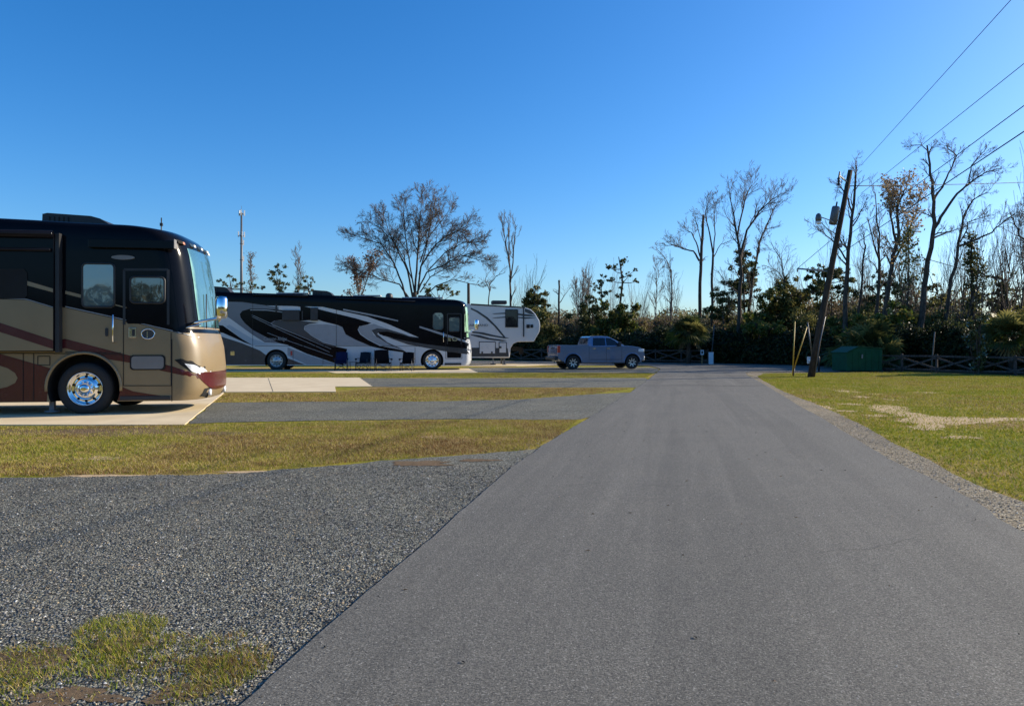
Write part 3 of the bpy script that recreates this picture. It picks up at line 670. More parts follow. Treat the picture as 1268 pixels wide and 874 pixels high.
D([(142, 376.5), (161, 381.5), (161, 383), (142, 378)], 'tan_paint', .008)
for pts in ([(29, 438), (29, 497)], [(42, 438), (42, 496)], [(-70, 440), (-70, 497)], [(-190, 440), (-190, 497)], [(-560, 437.5), (60, 437.5), (153, 439)], [(153, 402), (153, 477.5), (212, 477.5), (212, 412)], [(153, 334), (153, 402)], [(213, 420), (213, 497)], [(81, 436), (150, 437)], [(47, 441), (62, 441), (62, 452), (47, 452), (47, 441)]):
    line(C1, b1, pts, 'black_void', .014, .009)
ob = b1.build('body', t1); finish(ob)
def P1(fn, name, parent=t1, **k):
    m_ = MB(); fn(m_); return m_.build(name, parent, **k)
# wheel arch trim
def f(m_):
    pts = [(-2.28 + .70 * math.cos(t), C1.ys(-2.28, .5) - .012, .545 + .70 * math.sin(t)) for t in [math.pi * (k / 24 * 1.06 - .03) for k in range(25)]]
    m_.tube(pts, .03, 'tan_paint', 6)
P1(f, 'wheel_arch_trim')
big_wheel(t1, -2.28, -1.10, .525, .33); big_wheel(t1, -9.0, -1.10, .525, .33)
big_wheel(t1, -2.28, 1.10, .525, .33, side=1); big_wheel(t1, -9.0, 1.10, .525, .33, side=1)
# underbody
P1(lambda m_: (m_.box((-5.6, 0, .36), (9.2, 1.5, .22), 'black_void'), m_.tube([(-2.28, -1.05, .525), (-2.28, 1.05, .525)], .07, 'black_void')), 'chassis')
def f(m_):
    for px in (57,):
        x, z = C1.hit(px, 500); m_.box((x, -1.0, .2), (.09, .09, .32), 'steel_grey'); m_.lathe([(.001, .02), (.14, .02), (.14, 0.05), (.001, .06)], 'steel_grey', c=(x, -1.0, .03), axis='Z', n=16)
P1(f, 'leveling_jack')
# windshield
def wshield(c, name, zr, yr, par, mat, off=.006, taper=0):
    m_ = MB(); nz, ny = 20, 44; V = []
    for i in range(nz + 1):
        z = zr[0] + (zr[1] - zr[0]) * i / nz
        for j in range(ny + 1):
            th = -yr + 2 * yr * j / ny; z = zr[0] + taper * (abs(th) / yr) ** 2 + (zr[1] - zr[0] - taper * (abs(th) / yr) ** 2) * i / nz; w_ = c.w(z); y = w_ * math.copysign(abs(math.sin(th)) ** (2 / c.p), math.sin(th)) ; x = c.F(z) - c.B + c.B * abs(math.cos(th)) ** (2 / c.p)
            n_ = Vector((math.cos(th), math.sin(th), 0)); V.append((x + n_.x * off, y + n_.y * off, c.warp(x, z)))
    F_ = [(i * (ny + 1) + j, i * (ny + 1) + j + 1, (i + 1) * (ny + 1) + j + 1, (i + 1) * (ny + 1) + j) for i in range(nz) for j in range(ny)]
    m_.add(V, F_, mat, True); return m_.build(name, par)
wshield(C1, 'front_mask', (1.66, 3.56), R(72), t1, 'black_paint', .006)
wsh = wshield(C1, 'windshield', (1.80, 3.50), R(31), t1, 'windshield_glass', .014)
for y0 in (-.6, .15): P1(lambda m_: m_.tube([(C1.F(1.75) + .03, y0, 1.76), (C1.F(2.1) + .03, y0 + .15, 2.05), (C1.F(2.5) + .04, y0 + .3, 2.5)], .012, 'dark_plastic', 5), 'wiper', wsh)
# windows & door
def window(c, par, l, t, r_, b, glassm, name='window', fr=.045, rr=.06):
    m_ = MB(); rect(c, m_, l, t, r_, b, glassm, .012, rr); o = m_.build(name, par)
    x0, z1 = c.hit(l, t); x1, z0 = c.hit(r_, b)
    f_ = MB(); e = fr
    def ry(x, z, off=.02): return (x, c.ys(x, z) - off, z)
    rr2 = rr
    pts = []
    for cx, cz, a0 in ((x1 - rr2, z1 - rr2, 0), (x0 + rr2, z1 - rr2, 90), (x0 + rr2, z0 + rr2, 180), (x1 - rr2, z0 + rr2, 270)):
        for k in range(5): a = R(a0 + k * 22.5); pts.append(ry(cx + (rr2 + e / 2) * math.cos(a), cz + (rr2 + e / 2) * math.sin(a), .008))
    pts.append(pts[0]); pts.append(pts[1]); f_.tube(pts, e / 2, 'dark_plastic', 6, cap=False)
    f_.build('frame', o); return o
window(C1, t1, 103.5, 327.5, 140.5, 379, 'mirror_window')
# door
dm = MB(); x0, z1 = C1.hit(154, 335); x1, z0 = C1.hit(207, 402)
for a, b in (((153.5, 334), (208.5, 334)), ((208.5, 334), (208.5, 402))): line(C1, dm, [a, b], 'dark_plastic', .05, .012)
line(C1, dm, [(154, 334), (154, 402)], 'dark_plastic', .05, .012)
rect(C1, dm, 156.5, 338, 206, 401, 'black_paint', .008, .05)
door = dm.build('door', t1); window(C1, door, 163, 344, 202.5, 374, 'dark_glass')
def f(m_):
    (x0, z0) = C1.hit(160, 418); (x1, z1) = C1.hit(169, 406); y = C1.ys(x0, z0)
    m_.box(((x0 + x1) / 2, y - .014, (z0 + z1) / 2), (x1 - x0, .02, z1 - z0), 'chrome'); m_.box(((x0 + x1) / 2 + .02, y - .028, (z0 + z1) / 2), (.05, .02, (z1 - z0) * .7), 'dark_plastic')
P1(f, 'handle', door, bevel=.004)
def f(m_):
    x, z = C1.hit(183.5, 413.5); y = C1.ys(x, z)
    pts = [(x + .125 * math.cos(t), y - .01, z + .10 * math.sin(t)) for t in [2 * math.pi * k / 28 for k in range(30)]]
    m_.tube(pts, .012, 'chrome', 6, cap=False); m_.prism([(x + .12 * math.cos(2 * math.pi * k / 28), z + .095 * math.sin(2 * math.pi * k / 28)) for k in range(28)], y - .008, y - .003, 'slate_paint')
    vs, fs = text_mesh('J', .17); m_.add([(x - .035 + v.x, y - .011 - v.z, z - .06 + v.y) for v in vs], fs, 'chrome')
P1(f, 'emblem')
def f(m_):
    x, z1 = C1.hit(141.5, 389); _, z0 = C1.hit(141.5, 424); y = C1.ys(x, z0)
    m_.tube([(x, y, z0), (x, y - .07, z0 + .02), (x, y - .07, z1 - .02), (x, y, z1)], .016, 'chrome', 8)
P1(f, 'grab_rail')
def f(m_):
    rect(C1, m_, 130.5, 406, 134.5, 416.5, 'dark_plastic', .016, .03)
P1(f, 'door_lock')
def f(m_):
    rect(C1, m_, 161, 439.5, 205, 458, 'black_void', .012, .07); rect(C1, m_, 163, 441, 203, 456.5, 'trim_grey', .016, .06)
P1(f, 'compartment_door')
def f(m_):
    (x0, z0) = C1.hit(149, 495.5); (x1, z1) = C1.hit(212, 490); m_.box(((x0 + x1) / 2, -1.27, (z0 + z1) / 2), (x1 - x0, .06, z1 - z0), 'dark_plastic')
P1(f, 'step', bevel=.01)
# slide-out at the rear
(sx1, sz0) = C1.hit(72, 435); (_, sz1) = C1.hit(72, 291)
sl_ = MB(); sl_.box(((-10.0 + sx1) / 2, -1.27 - .08, (sz0 + sz1) / 2), (sx1 + 10.0, .20, sz1 - sz0), 'black_paint')
slide = sl_.build('slide_out', t1, bevel=.012)
YS = -1.27 - .18
def SD(px, mat, off):
    # map through the proud face
    P = [C1.hit(p[0], p[1], extra=.18) for p in px]; P = [(min(x, sx1 - .012), z) for x, z in P]
    C1.decal(sm_, P, mat, off, local=True, dense=False, yflat=YS)
sm_ = MB()
SD([(-480, 366), (0, 370.5), (33, 371.5), (71.5, 381.5), (71.5, 434), (-480, 436)], 'tan_paint', .004)
SD([(-480, 340), (-480, 362), (-300, 372), (0, 411), (71.5, 432), (71.5, 421), (0, 399.5), (-300, 330)], 'maroon_paint', .007)
SD([(34, 348), (71, 357.5), (71, 362), (34, 353.5)], 'tan_paint', .007)
SD([(-480, 363), (0, 368.5), (33, 370), (71.5, 380), (71.5, 381), (33, 371), (0, 369.5), (-480, 364.5)], 'silver_paint', .009)
sm_.build('slide_panel', slide)
m_ = MB(); P = [C1.hit(p[0], p[1], extra=.18) for p in [(-60, 333), (30, 333), (34, 338), (34, 366), (30, 370), (-60, 369)]]; C1.decal(m_, P, 'black_void', .012, local=True, dense=False, yflat=YS); m_.build('window', slide)
P1(lambda m_: m_.tube([(-10, YS - .06, sz1 - .02), (sx1, YS - .06, sz1 - .02)], .075, 'black_paint', 12), 'slide_topper')
P1(lambda m_: (m_.box((sx1 + .045, YS + .10, (sz0 + sz1) / 2), (.075, .14, sz1 - sz0 + .03), 'dark_plastic')), 'slide_flange')
P1(lambda m_: m_.tube([(-10, YS - .03, C1.hit(0, 311)[1]), (sx1 - .05, YS - .03, C1.hit(60, 311)[1])], .035, 'black_paint', 8), 'awning_arm')
# awning case near the door
(ax0, az0) = C1.hit(112, 303); (ax1, az1) = C1.hit(222, 305)
P1(lambda m_: (m_.box(((ax0 + ax1) / 2, -1.27 - .06, (az0 + az1) / 2), (ax1 - ax0, .13, .17), 'black_paint'), m_.box((ax1 + .01, -1.27 - .06, az1), (.02, .15, .19), 'trim_grey')), 'awning_case', bevel=.03)
(px_, pz_) = C1.hit(153, 319)
P1(lambda m_: m_.prism([(px_ + .22 * math.cos(k * .2618), pz_ + .045 * math.sin(k * .2618)) for k in range(24)], -1.31, -1.26, 'trim_grey'), 'porch_light')
# headlights and fog lights
def both(f_, name, par=t1):
    for sgn in (1, -1):
        m_ = MB(); f_(m_)
        if sgn == -1: m_.v = [(x, -y, z) for x, y, z in m_.v]; m_.f = [f__[::-1] for f__ in m_.f]
        m_.build(name, par)
def f(m_):
    C1.decal(m_, [(216, 445.5), (224, 444), (238, 447), (254, 453.5), (264, 458.5), (262, 463), (248, 462), (236, 460), (224, 452)], 'black_void', .010)
    C1.decal(m_, [(229, 450), (240, 451.5), (252, 455), (262, 459.5), (261, 463), (248, 463.5), (238, 460)], 'lamp_glass', .02)
both(f, 'headlight')
def f(m_):
    C1.decal(m_, [(249, 490), (254, 481), (262, 479), (266, 482), (267, 489.5), (262, 491)], 'black_void', .010)
    x, z = C1.hit(259.5, 485.5); y = C1.ys(x, z); m_.lathe([(.07, 0), (.075, .03), (.06, .05), (.001, .055)], 'lamp_glass', c=(x - .01, y, z), axis='X', n=20)
both(f, 'fog_light')
m_ = MB()
C1.decal(m_, [(252, 466), (262, 470), (270, 476), (267, 478), (258, 472), (250, 468)], 'tan_paint', .012)
m_.build('bumper_crease', t1)
wshield(C1, 'nose_band', (.44, .83), R(52), t1, 'maroon_paint', .008, .33)
# mirrors
def mirror(c, par, sy, x, z, h, out, fwd):
    m_ = MB(); y = sy * (c.hw - .25); 
    m_.tube([(x, sy * (c.hw - .2), z - h * .8), (x + fwd * .5, sy * (c.hw - .02 + out * .5), z - h * .62), (x + fwd, sy * (c.hw + out), z - h * .45)], .03, 'chrome', 8)
    m_.tube([(x - .1, sy * (c.hw - .15), z - h * 1.0), (x + fwd * .5, sy * (c.hw + out * .3), z - h * .75)], .018, 'chrome', 6)
    a = m_.build('mirror_arm', par)
    g_ = MB(); prof = [(.001, -h / 2), (.09, -h / 2 + .01), (.115, -h / 2 + .06), (.12, 0), (.115, h / 2 - .06), (.09, h / 2 - .01), (.001, h / 2)]
    g_.lathe(prof, 'chrome', c=(0, 0, 0), axis='Z', n=28); o = g_.build('mirror_head', a); o.location = (x + fwd, sy * (c.hw + out), z); o.scale = (1.0, .85, 1)
    return a
mx, mz = C1.hit(247, 381)
for sy in (-1, 1): mirror(C1, t1, sy, -.45, mz - .02, .46, .0 if sy < 0 else .0, .80 if sy < 0 else .05)
# roof gear
def roofz(c, x): return c.warp(x, c.zt)
def ac_unit(c, par, xc, y, L_, H_, mat='dark_plastic'):
    z = roofz(c, xc) - .02; m_ = MB(); P = [(-L_ / 2, 0), (-L_ / 2 + .01, H_), (-L_ / 2 + .1, H_ + .02), (L_ * .22, H_ * .92), (L_ * .36, H_ * .7), (L_ / 2, .05), (L_ / 2, 0)]
    m_.prism([(xc + a, z + b) for a, b in P], y - .36, y + .36, mat)
    for k in range(5): m_.box((xc - L_ / 2 + .15 + k * .09, y - .362, z + H_ * .5), (.03, .01, H_ * .6), 'black_void')
    return m_.build('air_conditioner', par, bevel=.03)
xa = C1.hit(95, 270)[0]; ac_unit(C1, t1, xa - .25, -.35, 1.3, .24); ac_unit(C1, t1, -7.6, 0, 1.1, .3)
xb, zb = C1.hit(197, 284)
P1(lambda m_: (m_.tube([(xb, -.9, zb - .35), (xb, -.9, zb + .26)], .012, 'dark_plastic', 6), m_.box((xb, -.9, zb + .12), (.05, .05, .06), 'dark_plastic')), 'antenna')
for y in (-.95, -.5, 0, .5, .95):
    m_ = MB(); z = 3.58; x = C1.F(z) - C1.B + C1.B * (1 - abs(y / C1.w(z)) ** C1.p) ** (1 / C1.p)
    m_.prism([(x - .12, C1.warp(x, z) + .02), (x + .06, C1.warp(x, z) - .02), (x + .05, C1.warp(x, z) + .03), (x - .1, C1.warp(x, z) + .09)], y - .07, y + .07, 'amber_lens' if y < -.7 else 'marker_white'); m_.build('marker_light', t1)
# ======== second coach (white, black and grey)
C2 = Coach(2.54, 15.2, [(.27, -.12), (.34, -.05), (.5, 0), (1.0, 0), (1.4, -.04), (1.75, -.12), (2.6, -.16), (3.2, -.18), (3.5, -.21), (3.65, -.26), (3.78, -.36), (3.86, -.5), (3.9, -.8)],
           [(0, 3.84), (2, 3.88), (6, 4.02), (15.2, 4.28)], .42, 3.0, 3, (535, 458.2), -2.15, 3.9)
x2r = C2.hit(342, 445)[0]; C2.arches = [(-2.15, .52, .62), (x2r, .52, .62)]
b2 = C2.body('white_paint', 'black_paint', 3.3)
t2 = empty('motorhome', C2.loc, C2.yaw, 'white motorhome with black and grey swooshes and camp chairs beside it', 'motorhome', 'motorhomes parked on the left pads')
E = lambda px, mat, off=.004, **k: C2.decal(b2, px, mat, off, **k)
top = [(-14.9, 3.9 + .3)]
E([(238, 359), (260, 359), (300, 360.5), (400, 366), (500, 371), (582, 374.5), (585, 420), (580, 433), (540, 430), (505, 424), (470, 414), (468, 411), (480, 410), (500, 415), (519, 418), (480, 401), (455, 392), (425, 385.5), (395, 379), (372, 376), (346, 371), (321, 368), (300, 366), (283, 365), (238, 364)], 'black_paint')
E([(283, 368), (300, 370), (326, 377), (300, 373.5), (283, 373.2)], 'black_paint', .005)
E([(250, 373), (276, 373.5), (300, 374), (345, 380.5), (345, 425), (328, 424), (312, 414), (290, 398), (276, 388), (250, 380)], 'steel_paint', .003)
E([(297, 389), (300, 385), (310, 382.3), (330, 382.5), (350, 384), (372, 385), (372, 380), (350, 376.5), (330, 371), (330, 369.5), (372, 378.5), (395, 383), (415, 388), (440, 394), (460, 400), (455, 402), (445, 404), (443, 408), (446, 414), (456, 421), (470, 428), (500, 434), (505, 437), (480, 433.5), (460, 429), (440, 420.5), (428, 414), (424, 405), (416, 402), (400, 398), (394, 396), (376, 397), (350, 396), (340, 397), (335, 400), (338, 404), (345, 406.5), (372, 416), (400, 426), (430, 432), (425, 452), (416, 450), (380, 438), (356, 427), (346, 425), (330, 417.5), (313, 408.5), (303, 400), (298, 393)], 'black_paint', .006)
E([(336, 401), (341, 397), (352, 396), (372, 397), (394, 400), (383, 401), (377, 404), (376.5, 408), (386, 416), (400, 424), (417, 428.5), (413, 430), (400, 426), (372, 416), (345, 407)], 'slate_paint', .0075)
E([(377, 404.5), (383, 401.5), (405, 401.5), (416, 403), (424, 405), (428, 414), (440, 420.5), (458, 427.8), (417, 428), (400, 423.5), (386, 415.5), (377.5, 408.5)], 'silver_paint', .006)
E([(280, 404), (284, 402), (300, 412), (312, 419), (330, 425), (346, 426), (346, 427), (312, 427.5), (300, 420)], 'pale_blue_paint', .005)
E([(240, 400), (276, 403), (283, 408), (300, 420), (313, 427.5), (303, 424), (276, 412), (240, 405)], 'black_paint', .008)
E([(240, 410), (275, 417), (300, 425), (322, 434), (330, 440), (330, 451.5), (240, 451.5)], 'slate_paint', .006)
E([(355, 443), (378, 451.5), (350, 451.5)], 'slate_paint', .006)
E([(356, 430), (380, 439), (416, 451), (380, 451.5), (356, 440)], 'silver_paint', .003)
E([(443.5, 407.5), (446, 404), (455, 402.3), (463, 401), (500, 414.5), (519, 419), (500, 414.8), (480, 409.5), (466, 408.5), (460, 409), (462, 414), (470, 420), (490, 429), (500, 434), (470, 427), (456, 420), (447, 413.5)], 'silver_paint', .0072)
E([(460, 409), (467, 406.5), (480, 407.5), (500, 413.5), (515, 419.5), (500, 415.5), (480, 410.5), (469, 411), (467, 413.5), (480, 424), (500, 433), (485, 428), (466, 417)], 'slate_paint', .009)
E([(468, 411), (480, 410.5), (500, 415), (519, 421), (519, 424.5), (490, 419.5), (474, 415.5)], 'black_paint', .010)
E([(480, 417.5), (505, 422.5), (530, 426.5), (555, 429.5), (583, 432), (584, 438.5), (578, 438.5), (545, 434), (505, 426.5)], 'slate_paint', .009)
E([(425, 382.4), (460, 389), (493, 396.5), (493, 398), (460, 391), (425, 384.2)], 'silver_paint', .009)
E([(519.5, 403.7), (550, 413), (585, 423.3), (585, 426), (550, 416), (519.5, 405.7)], 'silver_paint', .009)
for k, (a, b_) in enumerate((((312, 390), (345, 405)), ((345, 405), (410, 432)), ((312, 392), (345, 408)), ((345, 408), (408, 436)), ((331, 412), (360, 423)), ((360, 423), (412, 441)))): line(C2, b2, [a, b_], 'silver_paint', .022, .010)
line(C2, b2, [(310, 383.8), (330, 384), (350, 386.5)], 'silver_paint', .05, .010)
for pts in ([(313, 375), (313, 450)], [(416.5, 381), (416.5, 428.5)], [(316, 428.3), (520, 428.6)], [(280, 431), (280, 451)], [(480, 430), (480, 450)], [(514, 430), (514, 450)], [(552, 389), (552, 444), (572, 444), (572, 390)], [(400, 440), (400, 451)], [(363, 434), (363, 451)]): line(C2, b2, pts, 'black_void', .02, .0115)
vs, fs = text_mesh('Canyon Ridge', .27); x0, z0 = C2.hit(326, 421.5); x1, _ = C2.hit(355, 421.5); kx = (x1 - x0) / max(v.x for v in vs)
b2.add([(x0 + v.x * kx + v.y * .15, -1.27 - .012 - v.z, z0 + v.y) for v in vs], fs, 'silver_paint')
o2 = b2.build('body', t2); finish(o2)
def P2(fn, name, parent=t2, **k):
    m_ = MB(); fn(m_); return m_.build(name, parent, **k)
big_wheel(t2, -2.15, -1.10, .52, .35); big_wheel(t2, x2r, -1.10, .52, .33, chrome=False); big_wheel(t2, -2.15, 1.1, .52, .35, side=1); big_wheel(t2, x2r, 1.1, .52, .33, side=1)
P2(lambda m_: (m_.box((-7, 0, .36), (12.0, 1.5, .2), 'black_void')), 'chassis')
wshield(C2, 'front_mask', (1.7, 3.62), R(72), t2, 'black_paint', .006); wshield(C2, 'windshield', (1.8, 3.5), R(58), t2, 'windshield_glass', .014)
window(C2, t2, 536.5, 387.5, 548.5, 408, 'mirror_window', rr=.16); window(C2, t2, 575.5, 389, 579.3, 411, 'windshield_glass', rr=.03)
dm = MB(); rect(C2, dm, 553.5, 388, 571, 443, 'black_paint', .003, .05); line(C2, dm, [(554, 388.5), (554, 426)], 'dark_plastic', .05, .013); line(C2, dm, [(571, 388.5), (571, 426)], 'dark_plastic', .05, .013); line(C2, dm, [(554, 388.5), (571, 388.5)], 'dark_plastic', .05, .013)
d2 = dm.build('door', t2); window(C2, d2, 556.5, 393.5, 568.5, 410, 'mirror_window', rr=.06)
P2(lambda m_: m_.box((C2.hit(556.5, 420)[0], -1.29, C2.hit(556.5, 420)[1]), (.15, .04, .2), 'chrome'), 'handle', d2)
def f(m_):
    x, z = C2.hit(563, 420); m_.prism([(x + .15 * math.cos(k * .314), z + .11 * math.sin(k * .314)) for k in range(20)], -1.292, -1.272, 'chrome'); m_.prism([(x + .09 * math.cos(k * .314), z + .06 * math.sin(k * .314)) for k in range(20)], -1.294, -1.28, 'slate_paint')
P2(f, 'emblem')
def f(m_):
    x, z1 = C2.hit(549.3, 411); _, z0 = C2.hit(549.3, 424); m_.tube([(x, -1.27, z0), (x, -1.35, z0 + .03), (x, -1.35, z1 - .03), (x, -1.27, z1)], .018, 'chrome', 6)
P2(f, 'grab_rail')
P2(lambda m_: rect(C2, m_, 554.5, 430.5, 569, 436, 'dark_plastic', .014, .05), 'compartment_door')
P2(lambda m_: m_.box(((C2.hit(551, 449)[0] + C2.hit(571, 449)[0]) / 2, -1.24, .33), (.9, .12, .12), 'dark_plastic'), 'step')
def P2both(f_, name):
    for sgn in (1, -1):
        m_ = MB(); f_(m_)
        if sgn == -1: m_.v = [(x, -y, z) for x, y, z in m_.v]; m_.f = [q[::-1] for q in m_.f]
        m_.build(name, t2)
P2both(lambda m_: (C2.decal(m_, [(579, 434), (583, 433.5), (585, 437.5), (581, 438.5)], 'lamp_glass', .02), C2.decal(m_, [(581, 422.5), (585.6, 423.5), (586, 430), (583, 429)], 'white_paint', .02)), 'headlight')
P2both(lambda m_: C2.decal(m_, [(583, 446), (585.3, 446.5), (585.3, 449.5), (583, 449.5)], 'black_void', .012), 'fog_light')
for sy in (-1, 1): mirror(C2, t2, sy, -.2, 2.5, .5, .16, .48)
# slide-outs (thin) with toppers, window boxes
def box_px(c, par, name, l, t, r_, b, out, mat, bev=.02):
    x0, z1 = c.hit(l, t); x1, z0 = c.hit(r_, b); m_ = MB(); m_.box(((x0 + x1) / 2, -c.hw - out / 2 + .01, (z0 + z1) / 2), (x1 - x0, out, z1 - z0), mat); return m_.build(name, par, bevel=bev)
box_px(C2, t2, 'window_awning', 350, 384, 371.5, 397, .14, 'dark_plastic'); box_px(C2, t2, 'window_awning', 385, 381, 394, 397, .14, 'dark_plastic')
for l, r_, y_ in ((313, 381, 365.3), (416, 514, 369.5)):
    x0, z = C2.hit(l, y_); x1, z2 = C2.hit(r_, y_ + (1.5 if l < 400 else 4)); P2(lambda m_: m_.tube([(x0, -1.31, z), (x1, -1.31, z2)], .05, 'black_paint', 10), 'slide_topper')
box_px(C2, t2, 'awning_arm', 341.5, 377, 343, 386, .08, 'dark_plastic', 0); box_px(C2, t2, 'awning_arm', 374, 385, 375.5, 396, .08, 'dark_plastic', 0)
P2(lambda m_: rect(C2, m_, 359.8, 434.5, 362, 440, 'red_sign', .014, .01), 'reflector')
P2(lambda m_: rect(C2, m_, 285.5, 435, 290.5, 440, 'chrome', .014, .02), 'compartment_latch')
for px, L_, H_ in ((272, 1.1, .34), (401, 1.1, .30), (532, 1.0, .22)):
    x = C2.hit(px, 360)[0]; ac_unit(C2, t2, x - .2, -.3, L_, H_)
for px in (480, 445):
    x = C2.hit(px, 365)[0]; z = roofz(C2, x)
    P2(lambda m_: m_.lathe([(.20, 0), (.21, .08), (.19, .2), (.11, .28), (.001, .30)] if px == 480 else [(.3, 0), (.3, .07), (.2, .1), (.001, .1)], 'dark_plastic', c=(x, -.5, z - .02), axis='Z', n=20), 'satellite_dome' if px == 480 else 'roof_vent')
for a, b_ in ((436, 470), (497, 548), (340, 380)):
    xa_ = C2.hit(a, 366)[0]; xb_ = C2.hit(b_, 368)[0]; P2(lambda m_: m_.box(((xa_ + xb_) / 2, -.6, roofz(C2, (xa_ + xb_) / 2) + .07), (xb_ - xa_, .7, .05), 'roof_membrane'), 'solar_panel')
# ======== fifth-wheel trailer
C3 = Coach(2.46, 10.6, [(0, 0), (5, 0)], [(0, 4.1), (11, 4.1)], .01, 2, 7, (626, 452), -2.4, 4.1)
t3 = empty('travel_trailer', C3.loc, C3.yaw, 'pale grey fifth-wheel trailer with raised nose, parked beyond the second motorhome', 'trailer')
out_px = [(583, 376.5), (650, 380.5), (657, 383), (662.5, 388), (668, 397), (669.8, 404), (668, 411), (661, 423), (641, 423.3), (636, 425.5), (632.5, 431), (631, 443)]
OP = [C3.hit(*p) for p in out_px]; OP = [(min(x, -.02), z) for x, z in OP]
OP = [(-10.6, OP[0][1] + .1)] + OP + [(-10.6, OP[-1][1])]
m_ = MB(); m_.prism(OP[::-1], -1.23, 1.23, 'white_paint'); m_.build('body', t3, recalc=True, bevel=.05)
def P3(fn, name, parent=t3, **k):
    m_ = MB(); fn(m_); return m_.build(name, parent, **k)
def T3(px, mat, off, m_): C3.decal(m_, px, mat, off, dense=False, yflat=-1.23)
def f(m_):
    for px in ([(583, 381), (592, 385), (604, 393), (615, 404), (626, 417.5), (623, 417), (612, 404), (601, 394), (590, 386.5), (583, 383)],
               [(583, 410), (598, 411.5), (612, 415), (631, 418.5), (624, 419), (606, 416), (592, 413), (583, 412)],
               [(583, 414), (594, 415), (606, 418.5), (628, 421.5), (622, 422.5), (604, 420.5), (590, 417), (583, 415)],
               [(609, 388.3), (626, 387), (626, 388.6), (612, 389)], [(609, 393.5), (626, 392), (626, 393.4), (612, 394)],
               [(641, 388), (656, 389.5), (665, 392), (650, 391.5), (641, 390)], [(641, 392.5), (656, 393), (665, 393.8), (650, 394.8), (641, 393.6)],
               [(650, 382), (657, 384), (663, 390), (655, 388.5), (650, 386)]): T3(px, 'slate_paint', .012, m_)
    T3([(560, 430.5), (592, 430.5), (628.5, 431), (630, 441.5), (560, 441.5)], 'slate_paint', .014, m_)
    T3([(583, 375.8), (650, 380), (650, 381.6), (583, 377.8)], 'dark_plastic', .02, m_)
P3(f, 'side_graphic')
def f(m_):
    vs, fs = text_mesh('HEARTLAND', .21); x1, z = C3.hit(604, 404); kx = 1.3
    mx_ = max(v.x for v in vs) * kx; m_.add([(x1 - mx_ + v.x * kx, -1.248 - v.z, z + v.y) for v in vs], fs, 'dark_plastic')
P3(f, 'lettering')
def boxed(name, l, t, r_, b, mat, frame='dark_plastic', fr=.035, par=t3, off=.02):
    x0, z1 = C3.hit(l, t); x1, z0 = C3.hit(r_, b); m_ = MB(); m_.box(((x0 + x1) / 2, -1.23 - off / 2, (z0 + z1) / 2), (x1 - x0, off, z1 - z0), mat); o = m_.build(name, par)
    f_ = MB()
    for a, b_ in (((x0, z0), (x1, z0)), ((x0, z1), (x1, z1)), ((x0, z0), (x0, z1)), ((x1, z0), (x1, z1))): f_.bar((a[0], -1.245, a[1]), (b_[0], -1.245, b_[1]), .05, fr, frame, up=(0, 1, 0))
    f_.build('frame', o); return o
boxed('window', 626, 383.5, 641, 405, 'truck_glass', fr=.06)
c_ = boxed('compartment_door', 593.5, 423.3, 613.3, 438, 'white_paint', off=.03); 
for px in (597, 609): P3(lambda m_: m_.box((C3.hit(px, 436.5)[0], -1.27, C3.hit(px, 436.5)[1]), (.1, .04, .14), 'dark_plastic'), 'latch', c_)
c_ = boxed('compartment_door', 618, 424, 627, 437, 'white_paint', off=.03); P3(lambda m_: m_.box((C3.hit(619.5, 430)[0], -1.27, C3.hit(619.5, 430)[1]), (.16, .04, .12), 'dark_plastic'), 'latch', c_)
boxed('vent', 652.2, 402.2, 655.6, 405.8, 'black_void'); boxed('vent', 657.2, 402.2, 659.8, 405.4, 'black_void')
P3(lambda m_: m_.box((C3.hit(648.3, 400)[0], -1.27, (C3.hit(648, 381)[1] + C3.hit(648, 417)[1]) / 2), (.08, .08, C3.hit(648, 381)[1] - C3.hit(648, 417)[1]), 'dark_plastic'), 'awning_arm', bevel=.02)
x_, z_ = C3.hit(620.5, 377)
P3(lambda m_: (m_.box((x_ - .05, -.3, z_ + .18), (1.05, .7, .26), 'dark_plastic')), 'air_conditioner', bevel=.07)
for px, yy in ((625, -.9), (625, .9)):
    x, z = C3.hit(px, 440)
    P3(lambda m_: (m_.box((x, yy, .42), (.11, .11, .8), 'galv'), m_.box((x, yy, .03), (.26, .26, .05), 'galv')), 'landing_leg')
x, z = C3.hit(611, 450)
P3(lambda m_: (m_.box((x, -1.0, .05), (.34, .22, .1), 'dark_plastic'), m_.box((x, -1.0, .35), (.07, .07, .55), 'steel_grey')), 'stabilizer_jack')
P3(lambda m_: (m_.box((-6.4, 0, .60), (7.6, 1.7, .16), 'black_void'), m_.bar((-2.5, 0, 1.2), (-1.2, 0, 1.05), .5, .3, 'black_void'), m_.box((-1.15, 0, .95), (.25, .25, .5), 'black_void')), 'chassis')
for x in (-7.3, -6.2):
    for s_ in (-1, 1): big_wheel(t3, x, s_ * 1.0, .40, .24, side=s_, chrome=False, holes=6, nuts=6)
